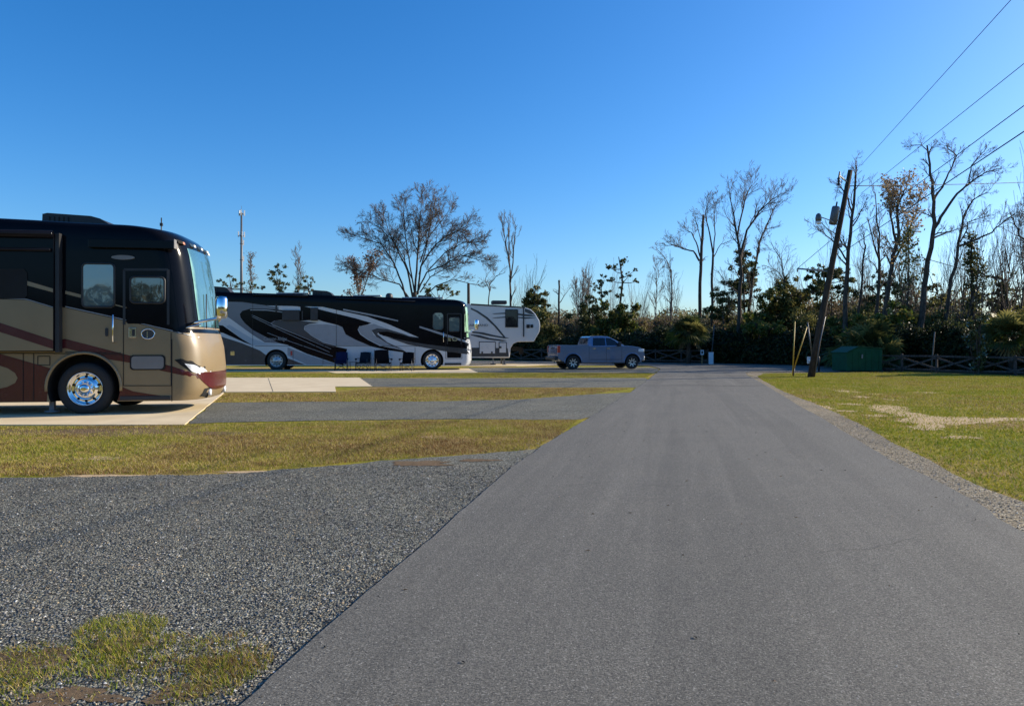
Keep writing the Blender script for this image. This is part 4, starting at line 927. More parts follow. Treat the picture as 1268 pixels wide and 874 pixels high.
# ======== pickup truck
tk_yaw = R(14); X, Y = G(710, 457.5); c, sn = math.cos(tk_yaw), math.sin(tk_yaw); lx, ly = -.0, 0
HWt = .98; wx = .91
tloc = (X - (c * wx - sn * -HWt), Y - (sn * wx + c * -HWt), 0)
tt = empty('pickup_truck', tloc, tk_yaw, 'grey crew-cab pickup truck standing on the far gravel drive', 'truck')
def arc(cx, cz, r, a0, a1, n=14): return [(cx + r * math.cos(R(a0 + (a1 - a0) * k / n)), cz + r * math.sin(R(a0 + (a1 - a0) * k / n))) for k in range(n + 1)]
low_t = [(.02, .62), (.0, .85), (.03, 1.36), (1.9, 1.35), (1.9, 1.30), (3.98, 1.33), (4.35, 1.31), (4.85, 1.24), (5.08, 1.14), (5.16, 1.02), (5.2, .78), (5.12, .52), (4.95, .42)]
low_t += arc(4.46, .40, .47, 2, 178) + [(3.95, .36), (1.45, .36)] + arc(.91, .40, .47, 2, 178) + [(.3, .45)]
m_ = MB(); m_.prism(low_t, -HWt, HWt, 'truck_paint'); body_t = m_.build('body', tt, recalc=True, bevel=.045)
def PT(fn, name, parent=tt, **k):
    m_ = MB(); fn(m_); return m_.build(name, parent, **k)
# wheel wells dark liner, underbody
PT(lambda m_: (m_.box((2.7, 0, .42), (4.4, 1.2, .2), 'black_void'), m_.box((.91, 0, .6), (.86, 1.7, .5), 'black_void'), m_.box((4.46, 0, .6), (.86, 1.7, .5), 'black_void')), 'chassis')
# cab: tapered prism
def taper_prism(m_, poly, y0, y1, mat, zb, zt, inset):
    n = len(poly); V = []
    for s_ in (-1, 1):
        for x, z in poly: t = (z - zb) / (zt - zb); V.append((x, s_ * (HWt - .03 - inset * t), z))
    tr = tessellate_polygon([[Vector((p[0], p[1], 0)) for p in poly]])
    F_ = [tuple(t) for t in tr] + [tuple(n + i for i in t[::-1]) for t in tr] + [(i, (i + 1) % n, (i + 1) % n + n, i + n) for i in range(n)]
    m_.add(V, F_, mat)
cabp = [(1.80, 1.30), (1.86, 1.62), (1.92, 1.80), (2.05, 1.86), (2.6, 1.88), (3.0, 1.85), (3.18, 1.80), (3.55, 1.60), (3.98, 1.32)]
m_ = MB(); taper_prism(m_, cabp, 0, 0, 'truck_paint', 1.3, 1.88, .20); m_.build('cab', tt, recalc=True, bevel=.03)
def glassp(poly, name):
    for s_ in (-1, 1):
        m_ = MB(); V = [(x, s_ * (HWt - .03 - .20 * ((z - 1.3) / .58) + .006), z) for x, z in poly]; m_.add(V, [tuple(range(len(V)))], 'truck_glass'); m_.build(name, tt)
glassp([(2.08, 1.33), (2.84, 1.34), (2.84, 1.77), (2.14, 1.77)], 'side_window'); glassp([(2.90, 1.34), (3.66, 1.36), (3.46, 1.60), (3.16, 1.76), (2.90, 1.77)], 'side_window')
def f(m_):
    V = [(3.22 + .02, -.68, 1.80), (3.22 + .02, .68, 1.80), (3.98, .86, 1.345), (3.98, -.86, 1.345)]; m_.add([(x + .012, y, z + .018) for x, y, z in V], [(0, 1, 2, 3)], 'truck_glass')
PT(f, 'windshield')
PT(lambda m_: m_.add([(1.80 + .02, -.7, 1.42), (1.80 + .02, .7, 1.42), (1.86, .62, 1.76), (1.86, -.62, 1.76)], [(0, 1, 2, 3)], 'truck_glass'), 'rear_window')
PT(lambda m_: m_.box((.93, 0, 1.345), (1.66, 1.7, .05), 'black_void'), 'bed_liner')
def f(m_):
    for z in (.62, 1.33): m_.box((-.005, 0, z), (.02, 1.6, .03), 'dark_plastic')
    m_.box((-.012, 0, 1.05), (.02, 1.5, .30), 'truck_paint'); m_.box((-.03, 0, 1.2), (.03, .35, .08), 'dark_plastic')
PT(f, 'tailgate', bevel=.006)
for s_ in (-1, 1):
    PT(lambda m_: m_.box((.06, s_ * (HWt - .045), 1.13), (.17, .12, .38), 'red_lens'), 'tail_light', bevel=.02)
    PT(lambda m_: (m_.box((5.0, s_ * (HWt - .13), 1.06), (.36, .28, .17), 'lamp_glass'), m_.box((5.08, s_ * (HWt - .10), .88), (.2, .16, .16), 'lamp_glass')), 'headlight', bevel=.03)
    def f(m_): m_.box((3.62, s_ * (HWt + .13), 1.42), (.12, .20, .26), 'dark_plastic'); m_.bar((3.66, s_ * (HWt - .05), 1.36), (3.63, s_ * (HWt + .08), 1.38), .05, .05, 'dark_plastic'); m_.box((3.55, s_ * (HWt + .13), 1.50), (.02, .16, .10), 'chrome')
    PT(f, 'side_mirror', bevel=.02)
    for x in (2.14, 2.98): PT(lambda m_: m_.box((x, s_ * (HWt + .01), 1.17), (.17, .03, .035), 'chrome'), 'door_handle')
    PT(lambda m_: m_.bar((1.5, s_ * (HWt - .04), .36), (3.9, s_ * (HWt - .04), .36), .12, .06, 'dark_plastic'), 'running_board')
    def f(m_):
        for x in (1.84, 2.87, 3.80): m_.box((x, s_ * (HWt + .001), .85), (.012, .006, .9), 'black_void')
        m_.box((2.85, s_ * (HWt + .001), .55), (1.9, .012, .02), 'black_void')
    PT(f, 'door_seam')
    for cx in (.91, 4.46):
        PT(lambda m_: m_.tube([(a, s_ * (HWt - .005), b) for a, b in arc(cx, .40, .50, -6, 186, 18)], .035, 'truck_paint', 6), 'fender_flare')
def f(m_): m_.box((5.17, 0, .96), (.09, 1.35, .36), 'dark_plastic'); [m_.box((5.22, 0, .84 + .08 * k), (.03, 1.3, .02), 'chrome') for k in range(4)]
PT(f, 'grille', bevel=.01)
PT(lambda m_: m_.box((5.14, 0, .60), (.22, 1.86, .26), 'brushed_metal'), 'front_bumper', bevel=.05)
PT(lambda m_: (m_.box((-.06, 0, .62), (.2, 1.84, .2), 'dark_plastic'), m_.box((-.12, 0, .67), (.1, 1.2, .05), 'steel_grey')), 'rear_bumper', bevel=.03)
def truck_wheel(x, s_):
    r, rr = .385, .25; tm = MB(); tm.lathe([(a, b * s_) for a, b in [(rr, -.09), (r * .8, -.125), (r * .96, -.12), (r, -.08), (r, .08), (r * .96, .12), (r * .8, .125), (rr, .09)]], 'rubber', n=36)
    wm = MB(); wm.lathe([(rr, .06 * s_), (rr, .095 * s_), (rr * .93, .10 * s_), (rr * .9, .04 * s_), (.001, .03 * s_)], 'black_void', n=30)
    for k in range(8):
        a = k * math.pi / 4 + .2; wm.bar((.04 * math.cos(a), .08 * s_, .04 * math.sin(a)), (rr * .95 * math.cos(a), .095 * s_, rr * .95 * math.sin(a)), .07, .03, 'brushed_metal', up=(0, 1, 0)) if k % 1 == 0 else 0
    wm.lathe([(.065, .06 * s_), (.065, .12 * s_), (.05, .13 * s_), (.001, .13 * s_)], 'dark_plastic', n=16)
    o = wm.build('wheel', tt, recalc=True, loc=(x, s_ * (HWt - .13), r)); tm.build('tyre', o, recalc=True)
for x in (.91, 4.46):
    for s_ in (-1, 1): truck_wheel(x, s_)
PT(lambda m_: (m_.box((2.35, 0, 1.885), (.05, .5, .03), 'amber_lens'),), 'roof_lamp')
# ======== camp chairs
def camp_chair(px, py, rz, cloth, label, w_=.5, hb=.98, arms=True, tilt=.12):
    X, Y = G(px, py); t = empty('camp_chair', (X, Y, .020), R(rz), label, 'camp chair', 'camp chairs beside the white motorhome')
    m_ = MB(); m_.add([(-w_ / 2, -.25, .44), (w_ / 2, -.25, .44), (w_ / 2, 0, .39), (-w_ / 2, 0, .39), (w_ / 2, .22, .41), (-w_ / 2, .22, .41)], [(0, 1, 2, 3), (3, 2, 4, 5)], cloth); m_.add([(-w_ / 2, -.25, .43), (w_ / 2, -.25, .43), (w_ / 2, -.25, .37), (-w_ / 2, -.25, .37)], [(0, 1, 2, 3)], cloth); so_ = m_.build('seat', t); sd = so_.modifiers.new('s', 'SOLIDIFY'); sd.thickness = .015
    m_ = MB(); V = []; nx, nz = 6, 6
    for i in range(nz + 1):
        for j in range(nx + 1):
            u = j / nx * 2 - 1; v = i / nz; V.append((u * w_ / 2 * (1 - .08 * v), .22 + tilt * v - .05 * (u * u), .42 + (hb - .42) * v * (1 - .05 * u * u * v)))
    m_.add(V, [(i * (nx + 1) + j, i * (nx + 1) + j + 1, (i + 1) * (nx + 1) + j + 1, (i + 1) * (nx + 1) + j) for i in range(nz) for j in range(nx)], cloth, True); bo = m_.build('backrest', t); sd = bo.modifiers.new('s', 'SOLIDIFY'); sd.thickness = .02
    for s_ in (-1, 1):
        m_ = MB(); x = s_ * w_ / 2
        m_.tube([(x, -.27, 0), (x, -.25, .62)], .013, 'galv' if s_ > 0 else 'dark_plastic', 6); m_.tube([(x, .24, 0), (x * .95, .24 + tilt, hb)], .013, 'dark_plastic', 6)
        m_.tube([(x, -.27, .02), (x, .24, .42)], .010, 'dark_plastic', 6); m_.tube([(x, .24, .02), (x, -.27, .42)], .010, 'dark_plastic', 6); m_.build('leg', t)
        if arms: m_ = MB(); m_.box((x, 0, .63), (.09, .56, .03), cloth); m_.box((x + s_ * .03, -.2, .60), (.09, .1, .09), cloth); m_.build('armrest', t, bevel=.01)
    m_ = MB()
    for y in (-.27, .24): m_.tube([(-w_ / 2, y, .02), (w_ / 2, y, .40)], .010, 'dark_plastic', 6); m_.tube([(w_ / 2, y, .02), (-w_ / 2, y, .40)], .010, 'dark_plastic', 6)
    m_.build('cross_brace', t); return t
camp_chair(422.5, 459.0, 8, 'blue_cloth', 'blue folding camp chair, leftmost beside the white motorhome', .62)
camp_chair(450, 459.0, -12, 'teal_cloth', 'dark teal folding camp chair between the blue one and the wide one', .62)
camp_chair(474, 459.4, 22, 'charcoal_cloth', 'wide charcoal camp chair, turned slightly, third beside the white motorhome', .78, 1.10)
camp_chair(504, 459.6, -6, 'charcoal_cloth', 'charcoal folding camp chair nearest the front wheel of the white motorhome', .62, .98)
X, Y = G(437, 459.2); t = empty('side_table', (X, Y, .020), 0, 'small low table between the blue and the teal camp chairs', 'table')
m_ = MB(); m_.box((0, 0, .44), (.4, .4, .025), 'dark_plastic'); m_.build('table_top', t, bevel=.005)
for a in (-.16, .16):
    for b_ in (-.16, .16): m_ = MB(); m_.tube([(a * 1.15, b_ * 1.15, 0), (a, b_, .43)], .012, 'dark_plastic', 6); m_.build('leg', t)
# ======== leaning utility pole
Yp = G(1003, 467)[1]; base = Wd(1003, 467, Yp); topp = Wd(1053, 211, Yp + .4)
tp = empty('utility_pole', (base.x, base.y, 0), 0, 'tall leaning wooden utility pole carrying a transformer and wires', 'utility pole')
O = Vector((base.x, base.y, 0))
def PP(fn, name, parent=tp, **k):
    m_ = MB(); fn(m_); return m_.build(name, parent, **k)
Tl = topp - O; PP(lambda m_: m_.tube([Vector((0, 0, -.3)) - Tl * .03, Tl * .25, Tl * .5, Tl * .75, Tl], [.155, .138, .124, .11, .098], 'pole_wood', 20), 'post')
def pole_at(py): k = (CAM_H + (HY - py) * Yp / F_PX) / topp.z; return Tl * k
a = pole_at(266)
def f(m_):
    d = Tl.normalized(); c0 = a + Vector((-.33, -.05, 0)); m_.tube([c0 - d * .38, c0 - d * .36, c0 + d * .34, c0 + d * .40, c0 + d * .42], [.13, .165, .165, .15, .05], 'galv', 20)
    m_.tube([c0 + d * .42, c0 + d * .62], .035, 'dark_plastic', 8); m_.bar(c0 + d * .2, a + d * .2, .08, .06, 'steel_grey'); m_.bar(c0 - d * .2, a - d * .2, .08, .06, 'steel_grey')
PP(f, 'transformer')
def f(m_):
    h = Wd(1013.5, 270, Yp) - O; p1 = pole_at(279); p2 = pole_at(290)
    m_.tube([p1, Wd(1028, 273, Yp) - O, Wd(1018, 269.5, Yp) - O, h + Vector((0, 0, .08))], .022, 'steel_grey', 8); m_.tube([p2, Wd(1024, 283, Yp) - O, Wd(1016, 275, Yp) - O], .016, 'steel_grey', 8)
    m_.tube([h + Vector((0, 0, .20)), h + Vector((0, 0, .14)), h, h + Vector((0, 0, -.14))], [.04, .10, .13, .12], 'galv', 14)
    m_.tube([h + Vector((0, 0, -.14)), h + Vector((0, 0, -.26)), h + Vector((0, 0, -.28))], [.11, .085, .02], 'lamp_glass', 14)
PP(f, 'floodlight')
def f(m_):
    b_ = pole_at(224); e = Wd(1039, 217, Yp) - O; m_.bar(b_, e, .05, .05, 'steel_grey'); m_.tube([e + Vector((0, 0, -.45)), e + Vector((-.02, 0, -.2)), e + Vector((.03, 0, .15))], [.03, .05, .03], 'dark_plastic', 8)
    for k in range(3): m_.lathe([(.07, 0), (.075, .03), (.03, .06)], 'dark_plastic', c=tuple(e + Vector((-.01, 0, -.4 + k * .12))), axis='Z', n=10)
    m_.tube([e + Vector((0, 0, -.4)), pole_at(262) + Vector((-.33, -.05, .5))], .008, 'dark_plastic', 5)
PP(f, 'fuse_cutout')
PP(lambda m_: (m_.box(pole_at(303) + Vector((.2, 0, 0)), (.14, .14, .18), 'steel_grey')), 'junction_box', bevel=.02)
def f(m_):
    e = Wd(987.5, 332.5, Yp + 1.0) - O; m_.tube([pole_at(336), e], .035, 'steel_grey', 8); m_.tube([e, e + Vector((0, 0, -.15))], .03, 'steel_grey', 6); m_.tube([pole_at(289), e], .012, 'dark_plastic', 5)
PP(f, 'cross_arm')
def f(m_):
    pts = [Wd(1009.5, 462, Yp - .2) - O, Wd(1015, 425, Yp - .2) - O, Wd(1022, 392, Yp - .17) - O]; m_.tube(pts, .024, 'galv', 8)
PP(f, 'conduit')
def f(m_): h = Wd(1002.5, 446, Yp + .2) - O; m_.box(h, (.18, .12, .30), 'cabinet_white'); m_.lathe([(.07, 0), (.07, -.06), (.001, -.065)], 'lamp_glass', c=(h.x, h.y - .06, h.z), axis='Y', n=14)
PP(f, 'meter_box', bevel=.01)
def f(m_): m_.tube([Wd(1005.5, 441, Yp + .3) - O, Wd(1000, 399, Yp + .3) - O], .03, 'galv', 8)
PP(f, 'riser_pipe')
# wires from the pole toward the next one behind the camera
def wire(p0, p1, r, label, sag=.35, n=28):
    m_ = MB(); p0, p1 = Vector(p0), Vector(p1); m_.tube([p0 + (p1 - p0) * (k / n) + Vector((0, 0, -sag * 4 * (k / n) * (1 - k / n))) for k in range(n + 1)], r, 'black_void', 6)
    return tag(m_.build('power_line'), label, 'cable', 'power lines strung from the leaning pole')
P15 = lambda x, y, Y_: Wd(x, y, Y_)
def wire_px(a, b, Ya, Yb, r, label):
    A = Wd(a[0], a[1], Ya); B = Wd(b[0], b[1], Yb); d = (B - A); k = (Ya + 10) / (Ya - Yb)
    wire(A, A + d * k, r, label, 0)
wire_px((1066, 205), (1252, 0), Yp + .4, 15.5, .008, 'thin overhead wire leaving the pole top, highest of the four')
wire_px((1066, 240), (1268, 79), Yp, 15.5, .008, 'thin overhead wire second from the top')
wire_px((1050, 292), (1268, 131), Yp, 15.5, .010, 'medium overhead wire third from the top')
wire_px((1044, 312), (1268, 163), Yp, 15.5, .013, 'thick black overhead cable, lowest of the four')
A = O + pole_at(228)
wire(A, Wd(1420, 216, 60), .02, 'faint overhead wire running right from the leaning pole behind the bare trees', .2)
wire(Wd(1100, 306, 44), Wd(1400, 372, 60), .022, 'faint sagging wire behind the bare trees at the right', .5)
# guy markers
Xg, Yg = G(982, 466)
tg = empty('guy_marker', (Xg, Yg, 0), 0, 'pair of yellow plastic guy-wire guards joined at one anchor left of the leaning pole', 'guy guard')
Og = Vector((Xg, Yg, 0))
for a, b_ in (((981.5, 465), (984.2, 398)), ((983.5, 456), (999, 405))):
    m_ = MB(); m_.tube([Wd(*a, Yg) - Og, Wd(*b_, Yg + .1) - Og], .026, 'yellow_plastic', 10); m_.build('guard', tg)
m_ = MB(); m_.tube([(0, 0, -.1), Wd(983.5, 456, Yg) - Og], .03, 'dark_plastic', 6); m_.build('anchor_rod', tg)
m_ = MB(); X, Y = G(1014, 460.5); m_.tube([(0, 0, 0), (0, 0, .75), (.0, 0, .80)], [.05, .05, .02], 'dark_plastic', 8); m_.tube([(0, 0, .55), (-.2, 0, .6)], .025, 'dark_plastic', 6)
tag(m_.build('standpipe', loc=(X, Y, 0)), 'dark standpipe tap just right of the leaning pole', 'standpipe')
# ======== green dumpster
X, Y = G(1070, 460.7); td = empty('dumpster', (X, Y, 0), R(4), 'dark green metal dumpster at the end of the fence', 'dumpster')
Pd = [(-.92, .06), (.92, .06), (.94, 1.17), (-.32, 1.27), (-.94, .97)]
m_ = MB(); m_.prism(Pd, -.05, 1.45, 'dumpster_green')
for x in (-.62, -.28, .06, .40, .74): m_.box((x, -.065, .58), (.05, .03, 1.0), 'dumpster_green')
m_.build('body', td, recalc=True, bevel=.015)
m_ = MB(); m_.bar((-.36, .7, 1.295), (.98, .7, 1.195), 1.6, .035, 'dumpster_green'); m_.bar((-.36, .7, 1.285), (-.99, .7, .985), 1.6, .03, 'dumpster_green'); m_.build('lid', td, bevel=.008)
for x in (-.78, .78):
    m_ = MB(); m_.box((x, .1, .035), (.2, .2, .07), 'dark_plastic'); m_.build('foot', td)
m_ = MB(); m_.box((-.15, -.08, .8), (.06, .05, .2), 'steel_grey'); m_.build('handle', td)
X, Y = G(1098, 460.6); m_ = MB()
for k in range(7): m_.box((rnd.uniform(-.25, .25), rnd.uniform(-.1, .1), .04 + .02 * k), (rnd.uniform(.2, .45), rnd.uniform(.12, .25), .05), 'dark_plastic', rz=rnd.uniform(0, 3))
tag(m_.build('debris_pile', loc=(X, Y, 0)), 'small dark pile of scraps at the right foot of the dumpster', 'debris')
# ======== white cabinet, sign, thin leaning poles
X, Y = G(880.5, 451.2); tc = empty('utility_cabinet', (X, Y, 0), R(-16), 'white utility cabinet at the far edge of the road', 'cabinet')
hh = 14.5 * Y / F_PX; ww = .30
m_ = MB(); m_.box((0, 0, hh / 2), (ww * 1.1, .3, hh), 'cabinet_white'); m_.build('body', tc, bevel=.01)
m_ = MB(); m_.box((0, -.158, hh * .48), (ww * .85, .02, hh * .78), 'cabinet_white'); m_.build('door', tc, bevel=.004)
m_ = MB(); m_.box((0, 0, hh + .02), (ww * 1.18, .34, .04), 'cabinet_white'); m_.build('cap', tc, bevel=.006)
X, Y = G(869.3, 451.3); ts = empty('sign_post', (X, Y, 0), 0, 'small white notice on a thin wooden post beside the palm', 'sign')
s1 = Y / F_PX; m_ = MB(); m_.box((0, 0, 6.5 * s1), (.07, .05, 13 * s1), 'post_wood'); m_.build('post', ts)
m_ = MB(); m_.box((0, -.035, 15 * s1), (4 * s1, .015, 6 * s1), 'cabinet_white'); bo = m_.build('board', ts)
m_ = MB(); m_.box((0, -.045, 15 * s1), (2.2 * s1, .004, 3.6 * s1), 'slate_paint'); m_.build('symbol', bo)
def thin_pole(name, a, b_, Y_, r, mat, label):
    A = Wd(*a, Y_); A.z = -.1; B = Wd(*b_, Y_); m_ = MB(); m_.tube([Vector((0, 0, -.1)), B - Vector((A.x, A.y, 0))], [r, r * .8], mat, 8); return tag(m_.build(name, loc=(A.x, A.y, 0)), label, 'pole')
thin_pole('thin_pole', (880, 450), (884.5, 402), 53, .045, 'galv', 'thin grey leaning pole behind the white cabinet')
thin_pole('thin_pole', (1153, 458), (1157.5, 411), 37, .04, 'pale_bark', 'thin pale leaning pole inside the right-hand fence')
# ======== fences
def fence(A, B, H, bay, label, skip=()):
    A, B = Vector((*A, 0)), Vector((*B, 0)); L = (B - A).length; n = round(L / bay); d = (B - A) / n
    t = empty('rail_fence', A, 0, label, 'fence', 'crossed rail fences along the wood')
    u = d.normalized(); nrm = Vector((u.y, -u.x, 0))
    for k in range(n + 1):
        m_ = MB(); h = H * rnd.uniform(1.04, 1.12); M = Matrix.Rotation(math.atan2(u.y, u.x), 3, 'Z'); m_.box(d * k + Vector((0, 0, h / 2 - .1)), (.09, .09, h + .2), 'fence_wood', M=M); m_.build('post', t)
        if k < n:
            for nm2, z0, z1 in (('rail', H * .95, H * .95), ('rail', .16, .16), ('brace', .20, H * .88), ('brace', H * .88, .20)):
                m_ = MB(); o = nrm * (.075 if nm2 == 'rail' else (.075 if z0 < z1 else .035)); m_.bar(d * k + Vector((0, 0, z0 + rnd.uniform(-.02, .02))) + o, d * (k + 1) + Vector((0, 0, z1 + rnd.uniform(-.02, .02))) + o, .035, .09, 'fence_wood'); m_.build(nm2, t)
    return t
fence((-6.0, 67.4), (14.4, 53.7), .98, 2.0, 'weathered crossed-rail fence behind the pickup truck')
fence((18.9, 38.6), (24.5, 30.0), .86, 1.72, 'weathered crossed-rail fence to the right of the dumpster')
# ======== mast, far pole, shed
def f():
    Yt = 230; b_ = Wd(299, 426, Yt); top_ = Wd(298.5, 259, Yt).z
    t = empty('cell_tower', (b_.x, b_.y, 0), 0, 'tall slim grey communications mast beyond the trees at the left', 'mast')
    m_ = MB(); m_.tube([(0, 0, 0), (0, 0, top_ * .5), (0, 0, top_ - 1)], [.55, .42, .28], 'galv', 12); m_.build('shaft', t)
    m_ = MB(); m_.tube([(0, 0, top_ - 1), (0, 0, top_ + 1)], .05, 'galv', 6); m_.build('aerial', t)
    for hh_, n_, r_ in ((top_ - 1.6, 3, .9), (Wd(0, 292, Yt).z, 4, .9), (Wd(0, 302, Yt).z, 1, .6), (Wd(0, 322, Yt).z, 1, .6)):
        m_ = MB(); m_.lathe([(r_ * .9, 0), (r_ * .9, .12), (r_ * .2, .12)], 'galv', c=(0, 0, hh_), axis='Z', n=14)
        for k in range(n_): a = k * 6.283 / n_ + .6; m_.box((r_ * math.cos(a), r_ * math.sin(a), hh_ + .4), (.35, .25, 1.7), 'cabinet_white', rz=a)
        m_.build('antenna_panel', t)
f()
X = Wd(580.5, 400, 66).x; t = empty('far_utility_pole', (X, 66, 0), 0, 'short dark pole standing behind the roof front of the second motorhome', 'utility pole')
m_ = MB(); m_.tube([(0, 0, 0), (-.03, 0, Wd(0, 351, 66).z)], [.16, .12], 'pole_wood', 8); m_.build('post', t)
Xs, Ys_ = Wd(905, 420, 66).x, 66; t = empty('shed', (Xs, Ys_, 0), R(10), 'small shed with a pale roof glimpsed through the trees behind the cabinet', 'shed')
m_ = MB(); m_.box((0, 0, 1.1), (2.6, 2.2, 2.2), 'shed_wall'); m_.build('wall', t); m_ = MB(); m_.prism([(-1.5, 2.15), (1.5, 2.15), (1.3, 2.6), (-1.3, 2.75)], -1.3, 1.3, 'shed_roof'); m_.build('roof', t)
# ======== vegetation
rt = np.random.RandomState(21)
def leaf_mesh(name, C, S, mats, midx, parent=None, el=1.6, up=0.0, kind=None):
    n = len(C); a = rt.normal(size=(n, 3)); a[:, 2] = a[:, 2] * (1 - up); a /= np.linalg.norm(a, axis=1)[:, None]
    b_ = rt.normal(size=(n, 3)); b_ -= a * (a * b_).sum(1)[:, None]; b_ /= np.linalg.norm(b_, axis=1)[:, None]
    S = S[:, None]; V = np.stack([C - a * S * el * .5, C + b_ * S * .5 - a * S * .1, C + a * S * el * .5, C - b_ * S * .5 - a * S * .1], 1).reshape(-1, 3)
    me = bpy.data.meshes.new(name); me.vertices.add(4 * n); me.vertices.foreach_set('co', V.astype(np.float32).ravel()); me.loops.add(4 * n); me.loops.foreach_set('vertex_index', np.arange(4 * n, dtype=np.int32))
    me.polygons.add(n); me.polygons.foreach_set('loop_start', np.arange(0, 4 * n, 4, dtype=np.int32)); me.polygons.foreach_set('loop_total', np.full(n, 4, dtype=np.int32))
    for m_ in mats: me.materials.append(MATS[m_])
    me.polygons.foreach_set('material_index', midx.astype(np.int32)); me.update(calc_edges=True)
    o = bpy.data.objects.new(name, me); COL.objects.link(o)
    if parent: o.parent = parent
    return o
def blob_points(blobs, dens):
    C = []; 
    for (c_, r_, n) in blobs:
        k = int(n * dens); d = rt.normal(size=(k, 3)); d /= np.linalg.norm(d, axis=1)[:, None]; rad = rt.uniform(0, 1, k) ** .45
        lump = 1 + .28 * np.sin(d[:, 0] * 5 + c_[0]) * np.sin(d[:, 1] * 6 + c_[1]) + .22 * np.sin(d[:, 2] * 8 + c_[2] + d[:, 0] * 4)
        C.append(np.array(c_) + d * (rad * lump)[:, None] * np.array(r_))
    return np.concatenate(C)
class Tree:
    def __init__(s, seed, rm=.006): s.t = MB(); s.c = MB(); s.r = random.Random(seed); s.tips = []; s.rm = rm
    def br(s, p, d, L, r, lvl, mx, nch, up=.15, wig=.22, ang=(28, 58), tmat='bark', cmat='twig', decay=(.38, .62), split=1):
        k = 5 if lvl < 2 else 3; pts = [p.copy()]; dd = d.normalized(); R_ = s.r
        for i in range(k):
            dd = (dd + Vector((R_.gauss(0, wig), R_.gauss(0, wig), R_.gauss(0, wig) + up * .5))).normalized(); pts.append(pts[-1] + dd * L / k)
        rad = [max(s.rm, r * (1 - .75 * i / k)) for i in range(k + 1)]
        (s.t if lvl <= split else s.c).tube(pts, rad, tmat if lvl <= split else cmat, 6 if r > .06 else (4 if r > .025 else 3), cap=False)
        if lvl >= mx: s.tips.append(pts[-1]); s.tips.append(pts[-2]); return
        s.kids(pts, rad, L, lvl, mx, nch, up, wig, ang, tmat, cmat, decay, split)
    def kids(s, pts, rad, L, lvl, mx, nch, up, wig, ang, tmat, cmat, decay, split, t0=.2):
        R_ = s.r; n = nch[min(lvl, len(nch) - 1)]; k = len(pts) - 1
        for j in range(n):
            t = t0 + (1 - t0) * (j + R_.random()) / n; i = min(int(t * k), k - 1); q = pts[i].lerp(pts[i + 1], t * k - i); ax = (pts[i + 1] - pts[i]).normalized()
            a = R(R_.uniform(*ang)) * (1 - .35 * t); pr = ax.orthogonal().normalized(); pr.rotate(Matrix.Rotation(R_.uniform(0, 6.283), 3, ax)); nd = ax * math.cos(a) + pr * math.sin(a)
            rr = max(s.rm, min(rad[i] * .7, rad[i] * R_.uniform(.4, .65)))
            s.br(q, nd, L * R_.uniform(*decay) * (1.1 - .45 * t), rr, lvl + 1, mx, nch, up, wig, ang, tmat, cmat, decay, split)
def limbs_from_px(T, O, Y, limbs, **kw):
    for pl in limbs:
        pts_px, r0, r1, nch, Lk = pl[:5]; n = len(pts_px); off = 0; y0 = T.r.uniform(-.5, .5) * kw.get('ys', 1)
        raw = []
        for i, (px, py) in enumerate(pts_px):
            yy = Y + (pl[5] if len(pl) > 5 else 0) + (y0 * 2.2 * i / max(1, n - 1) if i else 0); raw.append(Wd(px, py, yy) - O)
        if raw[0].z < .8 and pts_px[0][1] > 400: raw[0].z = -.2
        # refine with wiggle
        P = []
        for i in range(n - 1):
            for j in range(3): P.append(raw[i].lerp(raw[i + 1], j / 3) + (Vector((T.r.gauss(0, .022), T.r.gauss(0, .06), 0)) if (i or j) else Vector()))
        P.append(raw[-1]); k = len(P)
        rad = [(r0 + (r1 - r0) * i / (k - 1)) * .85 for i in range(k)]; T.t.tube(P, rad, kw.get('tmat', 'bark'), 7, cap=False)
        T.kids(P, rad, Lk / .5, 0, kw.get('mx', 3), nch, kw.get('up', .15), kw.get('wig', .2), kw.get('ang', (28, 60)), kw.get('tmat', 'bark'), kw.get('cmat', 'twig'), (.38, .62), 0, t0=kw.get('t0', .3))
def px_tree(seed, base_px, Y, limbs, label, cat='tree', leaves=None, name='bare_tree', group='bare winter trees beyond the fence', **kw):
    X = Wd(base_px, 426, Y).x; O = Vector((X, Y, 0)); t = empty(name, O, 0, label, cat, group)
    T = Tree(seed, Y * .00014); limbs_from_px(T, O, Y, limbs, **kw); T.t.build('trunk', t)
    if leaves:
        mats, per, size, spread, zmin = leaves; tips = [p for p in T.tips if p.z > zmin]; T.r.shuffle(tips); C = []
        for p in tips:
            if T.r.random() < kw.get('keep', .6):
                for _ in range(per): C.append((p.x + T.r.gauss(0, spread), p.y + T.r.gauss(0, spread), p.z + T.r.gauss(0, spread)))
        C = np.array(C); lm = leaf_mesh('foliage', C, size * rt.uniform(.6, 1.3, len(C)), mats, rt.randint(0, len(mats), len(C)), t)
    if T.c.v: T.c.build('crown', t)
    return t
K = (9, 7, 5, 4)
